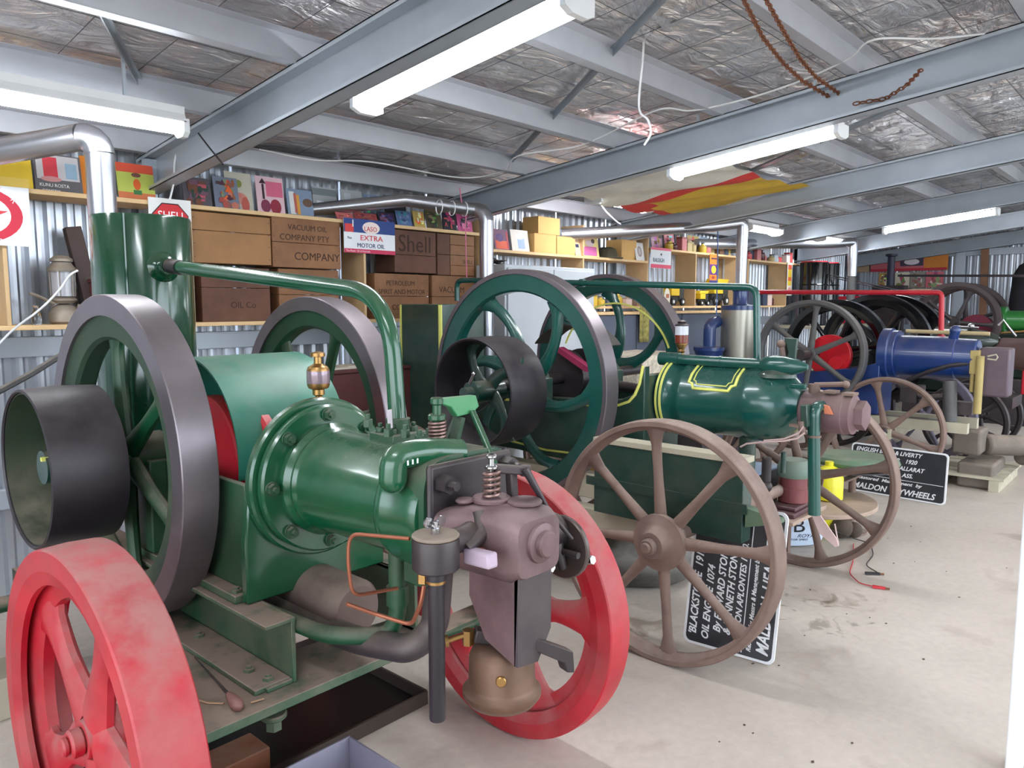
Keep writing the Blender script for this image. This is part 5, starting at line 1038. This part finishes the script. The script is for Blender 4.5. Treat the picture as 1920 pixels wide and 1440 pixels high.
bl_ = thing('drive_belt', 'long black flat belt slanting down to the farthest flywheels', 'belt', (10.4, 3, 1.4))
part('belt_strip', bl_, BLACKP, lambda m: (m.beam(at(1555,515,Y=3.6), at(1735,556,X=10.66), .09, .008, up=(0,0,1)), m.beam(at(1555,519,Y=3.6), at(1735,560,X=10.66), .09, .006, up=(0,0,1))))
sr = tag(part('steel_rail', None, DIRON, lambda m: m.beam(at(1685,517,X=11.8), at(1925,517,X=10.5), .03, .03)), 'thin dark horizontal rail in front of the far end wall', 'rail')
# red crate and dark burner at the far corner
rc = thing('plastic_crate', 'red plastic bottle crate near the far corner', 'crate', (11.4, 3.45, 1.17))
q = at(1607, 545, Y=3.7)
def rcr(m):
    for i in range(5): m.box(q.x-.18, q.x+.18, 3.62, 3.63, 1.175+.09*i, 1.20+.09*i)
    for i in range(6): m.box(q.x-.18+.068*i, q.x-.16+.068*i, 3.61, 3.62, 1.175, 1.56)
part('crate_front', rc, REDP, rcr)
part('crate_side', rc, REDP, lambda m: m.box(q.x-.19, q.x-.181, 3.63, 3.9, 1.175, 1.56)); part('crate_side', rc, REDP, lambda m: m.box(q.x+.181, q.x+.19, 3.63, 3.9, 1.175, 1.56))
part('crate_base', rc, REDP, lambda m: m.box(q.x-.18, q.x+.18, 3.63, 3.9, 1.171, 1.19))
q2 = at(1663, 500, X=11.9)
bs = thing('pillar_lamp', 'dark upright lamp column standing in front of the far sign board', 'lamp', (11.9, q2.y, 0))
part('column', bs, mat('navy_iron', (48,50,70), .5), lambda m: m.lathe((12.1, q2.y, 1.72), (0,0,1), [(.05,0),(.05,.42),(.08,.43),(.08,.46)], 16))
part('base_table', bs, DIRON, lambda m: (m.box(12.0,12.2,q2.y-.22,q2.y+.22,1.66,1.72), m.box(12.05,12.15,q2.y-.2,q2.y+.2,0,1.66)))
# ------------------------------------------------------------------ signs, floor things
def sign(o, ux, uy, wd, h, label, lines, band=None):
    """black painted board with white edge; o lower left corner, ux along the text, uy up"""
    M = frame(o, ux, uy); t = thing('name_board', label, 'sign', tuple(o), 'black hand-lettered engine name boards')
    def rr(x0, y0, x1, y1, r, z, n=5):
        pts = []
        for cx, cy, a in ((x1-r,y1-r,0),(x0+r,y1-r,PI/2),(x0+r,y0+r,PI),(x1-r,y0+r,1.5*PI)):
            pts += [(cx+r*math.cos(a+PI/2*i/n), cy+r*math.sin(a+PI/2*i/n), z) for i in range(n+1)]
        return pts
    mb = MB(); mb.prism(rr(0,0,wd,h,.03,-.012), (0,0,.012)); mb.xf(M); mb.build('board', WHITE, t, smooth=0)
    mb = MB(); mb.prism(rr(.011,.011,wd-.011,h-.011,.024,.0002), (0,0,.0012)); mb.xf(M); mb.build('black_face', BOARD, t, smooth=0)
    if band:
        mb = MB(); mb.box(.02, wd-.02, band, band+.0035, .0015, .0022); mb.xf(M); mb.build('rule_line', WHITE, t, smooth=0)
    for s, u, v, sz, sx in lines:
        text(s, t, M @ Matrix.Translation((u*wd, v*h, .0024)), sz, WHITE, sx=sx, shear=.3, bold=sz*.022)
    return t
# board on its side behind the near spoked wheel: text runs upwards
bA, bB = at(1450,1250,Z=0.003), at(1280,1204,Z=.003)     # bottom corners: right, left
tl = at(1306,958,X=bB.x+.09)
lean = .16
up = Vector((lean, 0, .98)).normalized(); side = (bA-bB).normalized()
# text direction = up, text "up" = towards the left corner
sign(bA, up, (bB-bA), .615, (bA-bB).length, 'black name board on its end behind the near brown wheel, MALDON at its edge',
    [('\'BLACKSTONE  1912', .06, .86, .046, .9), ('OIL ENGINE 1074', .05, .72, .043, .95), ('By EDWARD STONE', .12, .595, .043, .93), ('& KENNETH STONE', .12, .485, .043, .93), ('MALDON APLONTES 1400.', .06, .38, .036, 1.0), ('Restored by Messrs & Management by', .05, .25, .026, .95), ('MALDON  HEATHFIELD', .05, .07, .068, .78)], band=.34*(bA-bB).length)
# second board beyond
c0, c1 = at(1592,910,X=6.1), at(1765,950,X=6.05)
c0.z = c1.z = .003
sign(c0, (c1-c0), Vector((.06,0,1)), .685, .375, 'black name board on the floor by the far truck wheel, reading FLYWHEELS',
    [('ENGLISH BROS & LIVERTY', .05, .85, .043, .95), ('4 H.P.   1920', .38, .71, .043, .95), ('from SYDNEY - BALLARAT', .08, .565, .043, .95), ('at the RED DEER ASS.', .10, .43, .043, .98), ('Restored  Management  by', .08, .27, .034, 1.25), ('MALDON  FLYWHEELS', .04, .075, .062, .93)], band=.36*.375)
# stone under the near wheel
o = MB(); o.sphere((0,0,0), 1, 22, 14)
for v in o.v:
    f = 1+.16*noise.noise(v*1.3)+.05*noise.noise(v*5); v.x *= .30*f; v.y *= .20*f; v.z = max(-.12, v.z*.14*f)
o.xf(Matrix.Translation((3.33,2.08,.121)) @ Matrix.Rotation(-.5, 4, 'Z'))
tag(o.build('stone', mat('dark_grey_stone', (84,80,76), .85, bump=.6, bscale=10, var=.45, vscale=4, dust=.8, dcol=(150,144,138))), 'dark dusty stone on the floor behind the near brown spoked wheel', 'stone')
# low round table with things on it
sc_ = Vector((4.62, 1.74, .25))
t = thing('low_table', 'low round tan-topped table inside the far brown spoked wheel', 'table', (sc_.x, sc_.y, 0))
part('table_top', t, mat('tan_table_top', (170,146,130), .6, dust=.2), lambda m: m.disc((sc_.x,sc_.y,.235), (sc_.x,sc_.y,.26), .42, .004, 48))
for dx, dy in ((-.37,-.05),(.36,-.12),(0,.35)):
    part('leg', t, RUSTB, lambda m: m.beam((sc_.x+dx,sc_.y+dy,0), (sc_.x+dx,sc_.y+dy,.235), .04, .04, up=(1,0,0)))
t = thing('plank_stand', 'low tan plank stand between the two brown wheels', 'stand', (3.83, 1.6, 0))
part('plank_top', t, mat('tan_table_top', (170,146,130)), lambda m: m.box(3.60,4.05,1.40,1.86,.365,.385), bev=.003)
for x, y in ((3.99,1.66),(3.64,1.70),(3.99,1.82),(3.64,1.82)): part('leg', t, RUSTB, lambda m: m.box(x-.02,x+.02,y-.02,y+.02,0,.3645))
t = thing('engine_foot', 'dark maroon iron foot under the dark red can', 'casting', (3.84,1.5,.386))
part('foot_block', t, mat('dark_maroon_iron', (84,48,56), .5, dust=.3), lambda m: (m.box(3.66,4.0,1.42,1.60,.3855,.41), m.box(3.70,3.96,1.43,1.57,.41,.43)), bev=.006)
t = thing('battery_box', 'black box with a grey-blue top on the plank stand', 'box', (3.81, 1.72, .345))
q = at(1438, 900, X=4.06)
part('box_body', t, mat('black_plastic', (30,28,32), .5), lambda m: m.box(3.66,3.96,1.63,1.82,.3855,.57), bev=.006)
part('box_top', t, mat('grey_blue_top', (120,136,160), .5), lambda m: m.box(3.65,3.97,1.62,1.83,.571,.583), bev=.004)
q = Vector((3.84, 1.50, 0))
t = thing('fuel_can', 'dark red can with a dusty green lid, right of the teal drop pipe', 'can', (q.x, q.y, .431))
part('can_body', t, mat('dark_red_tin', (128,62,66), .5, dust=.3), lambda m: m.lathe((q.x,q.y,.431), (0,0,1), [(.070,0),(.074,.004),(.074,.07),(.068,.076),(.068,.13)], 32))
part('can_lid', t, mat('dusty_green_tin', (112,132,120), .6, dust=.3), lambda m: m.lathe((q.x,q.y,.5615), (0,0,1), [(.076,0),(.084,.015),(.084,.05),(.07,.085),(.066,.09)], 32))
q = at(1560, 945, Z=.261)
t = thing('yellow_jug', 'bright yellow plastic jug on the low table', 'jug', (q.x+.1, q.y+.06, .261))
part('jug_body', t, PLASTY, lambda m: m.lathe((q.x+.10,q.y+.06,.261), (0,0,1), [(.07,0),(.085,.01),(.085,.14),(.06,.19),(.025,.21),(.025,.235)], 24))
q = at(1545, 1000, Z=.02)
t = thing('plastic_bag', 'crumpled yellow bag under the low table', 'bag', (q.x+.2, q.y+.05, 0))
o = MB(); o.sphere((0,0,0), 1, 20, 12)
for v in o.v: f = 1+.3*noise.noise(v*2.5); v.x *= .16*f; v.y *= .13*f; v.z = max(-.09, v.z*.10*f)
o.xf(Matrix.Translation((4.80,1.72,.10))); o.build('bag_sheet', PLASTY, t)
part('packing', t, mat('brown_rag', (88,74,64), .9, var=.4), lambda m: (m.sphere((4.78,1.56,.07), .07), m.sphere((4.84,1.50,.05), .05)))
# green padded seat plate
q = at(1600, 866, X=4.95)
o = MB(); o.lathe((0,0,0), (0,0,1), [(.20,0),(.235,.01),(.245,.03),(.235,.055),(.19,.07),(.14,.06),(.02,.055)], 48)
o.xf(Matrix.Translation(q-Vector((0,0,.02))) @ Matrix.Rotation(.06, 4, 'Y') @ Matrix.Diagonal((1.1,1.1,1,1)))
st_ = thing('iron_stool', 'oval green iron stool on a thin brown post beyond the far brown wheel', 'stool', (q.x, q.y, 0))
o.build('seat_pan', mat('dull_green_iron', (84,116,90), .5, dust=.4), st_)
part('seat_rim', st_, BLACKP, lambda m: m.lathe((q.x,q.y,q.z-.045), (0,0,1), [(.20,0),(.24,.01),(.24,.02),(.20,.02)], 40, closed=True))
part('seat_post', st_, RUSTB, lambda m: (m.cyl((q.x,q.y,.0), (q.x,q.y,q.z-.045), .022), m.beam(q-Vector((.25,0,.09)), q+Vector((.2,-.02,-.09)), .05, .012)))
part('foot_plate', st_, RUSTB, lambda m: m.cyl((q.x,q.y,0), (q.x,q.y,.015), .1))
# blue-white drum with a big black B lying under the table
dc = at(1470, 1008, X=4.02)
t = thing('enamel_drum', 'blue-white drum lying on its side lettered B, behind the near brown wheel', 'drum', (4.5, 1.85, 0))
ang = -.62
def drum(m):
    n = 40; vs = []
    prof = [(.0,.10),(.0,.93),(.012,.985),(.03,1.0),(.22,1.0),(.238,.985),(.25,.93),(.25,.1)]
    for h, s in prof:
        for k in range(n):
            a = 2*PI*k/n; c, d = math.cos(a), math.sin(a); e = .45
            vs.append((.205*s*abs(c)**e*(1 if c > 0 else -1), -h, .118*s*abs(d)**e*(1 if d > 0 else -1)+.121))
    m.add(vs, [(j*n+i, j*n+(i+1) % n, (j+1)*n+(i+1) % n, (j+1)*n+i) for j in range(7) for i in range(n)]+[tuple(range(n)), tuple(7*n+i for i in reversed(range(n)))])
DM = Matrix.Translation((4.55,1.91,0)) @ Matrix.Rotation(-.83, 4, 'Z') @ Matrix.Diagonal((1.15,1,.95,1))
mb = MB(); drum(mb); mb.xf(DM); mb.build('drum_shell', mat('blue_white_enamel', (206,222,242), .15, coat=.5, var=.04), t, smooth=50)
text('B', t, DM @ frame((.035,-.2512,.10), (1,0,0), (0,0,1)), .12, flat((24,24,30)), sx=1)
text('ROYAL', t, DM @ frame((.06,-.2512,.065), (1,0,0), (0,0,1)), .032, flat((50,60,90)), shear=.4)
text('MOTOR SPIRIT', t, DM @ frame((.0,-.2512,.045), (1,0,0), (0,0,1)), .018, flat((50,60,90)))
part('black_rim', t, BLACKP, lambda m: (m.box(-.17,.17,-.245,-.01,.2395,.2455), m.xf(DM)))
# wires with clips on the floor
def clip(name, pts, m_, c0, c1, label):
    t = thing(name, label, 'clip lead', tuple(Vector(c0)))
    part('wire', t, m_, lambda m: m.tube(path_round(pts, .05, 4), .003, 6))
    a, b = Vector(c0), Vector(c1); d = (b-a).normalized(); s = d.cross(Vector((0,0,1)))
    part('clip_jaws', t, m_, lambda m: (m.beam(a, b, .012, .012), m.beam(a+s*.012, b-s*.0, .007, .01)))
    part('clip_tip', t, RUSTC, lambda m: m.cyl(b, b+d*.02, .005))
zf = .008
clip('clip_lead', [at(1540,985,Z=.12), at(1600,1010,Z=zf), at(1632,1018,Z=zf), at(1638,1040,Z=zf), at(1622,1060,Z=zf), at(1650,1076,Z=zf)], DCABLE, at(1622,1074,Z=zf), at(1650,1076,Z=zf), 'black clip lead lying on the floor right of the brown wheels')
clip('clip_lead', [at(1600,1020,Z=zf), at(1600,1050,Z=zf), at(1592,1075,Z=zf), at(1612,1094,Z=zf), at(1636,1099,Z=zf)], mat('red_wire', (200,50,60), .5), at(1636,1099,Z=zf), at(1660,1103,Z=zf), 'red clip lead lying on the floor right of the brown wheels')
# pallet by the blue engine, loose pages
t = thing('pallet', 'low timber pallet on the floor beside the blue engine', 'pallet', (7.3, 1.35, 0))
for k in range(5): part('slat', t, CREAM, lambda m: m.box(6.75+.17*k, 6.89+.17*k, 1.02, 1.55, .09, .11), bev=.002)
for y in (1.05, 1.45): part('bearer', t, CREAM, lambda m: m.box(6.75, 7.57, y, y+.07, 0, .089), bev=.002)
t = tag(part('paper_sheet', None, mat('grey_board', (170,160,150), .8), lambda m: m.prism([(6.62,1.75,.12),(6.62,1.45,.10),(6.66,1.45,.33),(6.66,1.72,.34)], (.012,0,0))), 'beige board leaning inside the far brown wheel', 'board')
# red bucket seat parts omitted; black tray and box at front left
t = thing('drip_tray', 'shallow black metal drip tray on the floor under the nearest engine', 'tray', (1.25, 2.3, 0))
part('tray_floor', t, mat('oily_black_tray', (34,30,28), .3, .4, var=.3, vscale=3), lambda m: m.box(.70, 1.74, 1.99, 2.68, .001, .006))
TR = mat('rusty_tray_edge', (78,66,60), .5, .4)
for a in ((.70,1.74,1.985,1.995),(.70,1.74,2.675,2.685)): part('tray_rim', t, TR, lambda m: m.box(a[0],a[1],a[2],a[3],.001,.05))
for a in ((.695,.705,1.995,2.675),(1.735,1.745,1.995,2.675)): part('tray_rim', t, TR, lambda m: m.box(a[0],a[1],a[2],a[3],.001,.05))
c = at(655,1378,Z=.14)
t = thing('open_box', 'open grey box on the floor at the bottom edge, in front of the drip tray', 'box', (c.x-.25, c.y-.2, 0))
GB = mat('grey_lilac_box', (150,146,162), .5)
part('box_floor', t, GB, lambda m: m.box(c.x-.5, c.x, c.y-.4, c.y, .001, .008))
for a in ((c.x-.5,c.x,c.y-.008,c.y),(c.x-.5,c.x,c.y-.4,c.y-.392)): part('box_wall', t, GB, lambda m: m.box(a[0],a[1],a[2],a[3],.0085,.14), bev=.002)
for a in ((c.x-.008,c.x,c.y-.391,c.y-.0085),(c.x-.5,c.x-.492,c.y-.391,c.y-.0085)): part('box_wall', t, GB, lambda m: m.box(a[0],a[1],a[2],a[3],.0085,.14), bev=.002)
o = part('wooden_block', None, WOODB, lambda m: m.box(.93, 1.13, 2.02, 2.14, .007, .10), bev=.004)
tag(o, 'short brick-red wooden block under the front plate of the nearest engine', 'block')
o = part('stone_block', None, mat('pale_concrete_block', (170,160,140), .9), lambda m: m.box(.55,.85,3.0,3.2,0,.15), bev=.006); tag(o, 'pale block on the floor behind the nearest red wheel', 'block')
# bradawl on the plate
t = thing('bradawl', 'old tool with a turned wooden handle lying on the front plate beside the red wheel', 'hand tool', (.86,1.78,.446))
HW = mat('turned_wood_handle', (122,80,74), .4, dust=.4, dcol=(170,130,120))
h0, h1 = at(448,1325,Z=.46), at(415,1285,Z=.458)
d = (h1-h0)
part('handle', t, HW, lambda m: m.lathe(h0, d, [(.004,-.006),(.012,0),(.0155,.012),(.0155,.03),(.012,.055),(.009,.075),(.007,.08)], 20))
part('blade', t, DIRON, lambda m: m.tube([h0+d.normalized()*.08, at(365,1232,Z=.449)], [.004,.0015], 8))
o = part('leather_scrap', None, mat('tan_leather', (176,140,112), .8), lambda m: (m.tube([at(362,1310,Z=.449),at(390,1318,Z=.450),at(420,1319,Z=.450)], .003, 6, ry=.002), m.tube([at(470,1317,Z=.450),at(495,1310,Z=.450)], .003, 6, ry=.002)), smooth=40)
tag(o, 'thin tan strip lying under the wooden-handled tool', 'strip')
# ceiling runs: white cable, hanging cable, chains
def cable(name, pts, r, m_, label, cat='cable', k=6):
    P = [Vector(p) for p in pts]; out = []
    for i in range(len(P)-1):
        p0, p1, p2, p3 = P[max(i-1,0)], P[i], P[i+1], P[min(i+2, len(P)-1)]
        for j in range(k):
            t = j/k; out.append(.5*((2*p1)+(p2-p0)*t+(2*p0-5*p1+4*p2-p3)*t*t+(3*p1-p0-3*p2+p3)*t**3))
    out.append(P[-1]); o = part(name, None, m_, lambda m: m.tube(out, r, 6)); tag(o, label, cat); return o
def rf(px, py, dz=.0):
    """point just under the purlins along a line of sight"""
    r = at(px, py, X=1.0)-Vector((0,0,EYE)); b = 2.26+.115*3.9-dz; t = (b-EYE)/(r.z+.115*r.y); return Vector((0,0,EYE))+r*t
cable('white_cable', [rf(x, y) for x, y in ((485,280),(590,300),(700,304),(862,333),(945,320),(972,292),(1090,272),(1200,220),(1248,203),(1300,207),(1400,185),(1500,152),(1590,110),(1640,74),(1760,72),(1925,54))], .0045, CABLE, 'long white cable looping under the roof purlins')
cable('white_cable', [at(x, y, X=3.0) for x, y in ((1205,40),(1206,100),(1198,200),(1215,225),(1220,250),(1208,272))], .005, CABLE, 'short white cable hanging from a purlin at top centre')
cable('white_cable', [at(x, y, Y=3.95) for x, y in ((372,262),(340,275),(328,300),(326,340),(318,376))], .005, CABLE, 'white cable curling over the end of the nearest roof beam')
cable('white_cable', [at(x, y, Y=3.9) for x, y in ((-8,652),(25,618),(75,580),(110,545),(130,517),(146,507))], .005, CABLE, 'white cable slanting across the left shelf bay')
cable('dark_cable', [at(x, y, X=1.71) for x, y in ((372,250),(395,280),(418,308))], .004, DCABLE, 'thin black cord tied round the nearest roof beam')
cable('white_cable', [at(x, y, Y=3.7) for x, y in ((1118,350),(1128,385),(1150,410),(1163,420))], .006, CABLE, 'white cord hanging from the lamp beside the yellow sheet')
cable('pink_string', [at(x, y, Y=3.62) for x, y in ((862,352),(866,380),(874,384),(873,430),(875,523))], .004, PINK, 'pink string hanging from the sloping flue arm', 'string')
cable('blue_cord', [at(x, y, Y=3.6) for x, y in ((1343,380),(1344,412),(1346,440),(1344,560),(1342,620))], .006, mat('blue_cord', (90,120,180), .6), 'blue cord hanging left of the blue-capped tank', 'string')
cable('rubber_hose', [at(x, y, Y=3.7) for x, y in ((-5,735),(60,700),(105,672),(130,660))], .014, GREYW, 'grey hose slanting behind the nearest flywheel at left', 'hose')
def chain(pts, label, lk=.034, r=.0035):
    P = [Vector(p) for p in pts]; mb = MB(); carry = 0; k = 0
    for a, b in zip(P[:-1], P[1:]):
        L_ = (b-a).length; n = max(1, int(L_/(lk*.8))); d = (b-a).normalized(); s = d.cross(Vector((0,1,.3))).normalized(); u = s.cross(d)
        for i in range(n):
            c = a+(b-a)*(i+.5)/n; w_ = s if k % 2 else u; k += 1
            ring_ = [c+d*lk*.5*math.cos(PI*j/4)+w_*lk*.28*math.sin(PI*j/4) for j in range(9)]
            mb.tube(ring_, r, 4, caps=False)
    o = mb.build('chain', RUSTC, None, smooth=60); tag(o, label, 'chain', 'rusty chains under the roof'); return o
chain([rf(x, y, .05) for x, y in ((1392,-5),(1430,70),(1470,120),(1505,152),(1560,185))], 'left strand of rusty chain hanging at top right')
chain([rf(x, y, .05) for x, y in ((1434,-5),(1470,60),(1500,110),(1530,145),(1580,180))], 'right strand of rusty chain hanging at top right')
chain([rf(x, y, .14) for x, y in ((1728,130),(1700,160),(1660,185),(1600,195))], 'rusty chain drooping over the second roof beam')
chain([at(x, y, X=8.2) for x, y in ((1800,262),(1830,295),(1858,312),(1900,302),(1925,296))], 'rusty chain drooping below the far roof beam at the right edge')
# yellow and red sheet tied under the roof
def sheet(m):
    nx, ny = 26, 16; vs = []
    for i in range(nx+1):
        for j in range(ny+1):
            x = 4.5+1.66*i/nx; y = 2.35+1.15*j/ny
            vs.append((x, y, zroof(y)-.05-.05*math.sin(PI*i/nx)+.012*math.sin(i*.9+j*.7)))
    m.add(vs, [(i*(ny+1)+j, (i+1)*(ny+1)+j, (i+1)*(ny+1)+j+1, i*(ny+1)+j+1) for i in range(nx) for j in range(ny)])
    for k, f in enumerate(m.f):
        c = sum((m.v[i] for i in f), Vector())/4
        u, v = (c.x-4.5)/1.66, (c.y-2.35)/1.15
        m.m[k] = 1 if (.42 < u < .98 and v < .95-.5*abs(u-.75)) else (2 if .36 < u <= .42 or (u > .42 and v >= .95-.5*abs(u-.75) and u < .98) else 0)
t = thing('roof_banner', 'white, red and yellow cloth banner slung under the roof right of centre', 'banner', (5.3, 3.0, 2.3))
mb = MB(); sheet(mb); mm = list(mb.m); mb.build('banner_cloth', [mat('banner_white', (216,212,200), .7), mat('banner_yellow', (214,176,62), .7), mat('banner_red', (206,62,60), .7)], t, smooth=60, flip=False)
# patterned cloth-covered box behind the second engine
t = thing('covered_box', 'box under a patterned cream cloth seen through the rear teal flywheel', 'box', (5.3, 3.2, 0))
q = at(1205, 690, Y=3.3)
part('cloth_cover', t, mat('patterned_cream_cloth', (196,184,166), .9, var=.35, vscale=26), lambda m: m.box(q.x-.35, q.x+.35, 3.1, 3.6, .55, 1.06), bev=.03)
part('box_body', t, CARDD, lambda m: m.box(q.x-.33, q.x+.33, 3.12, 3.58, 0, .549))
# leaf litter and grit on the floor
def grit(m):
    r = random.Random(3)
    for k in range(70):
        x, y = r.uniform(.9, 5.5), r.uniform(.3, 2.6); s = r.uniform(.002, .006); a = r.random()*6
        m.prism([(x+s*1.6*math.cos(a+b)*(1 if i % 2 else .6), y+s*math.sin(a+b), .0005) for i, b in enumerate((0,1.6,3.1,4.7))], (0,0,.002))
o = part('floor_grit', None, mat('leaf_litter', (84,66,52), .9), grit, smooth=0); o['kind'] = 'stuff'; o['label'] = 'small bits of dry leaf and grit scattered over the concrete floor'
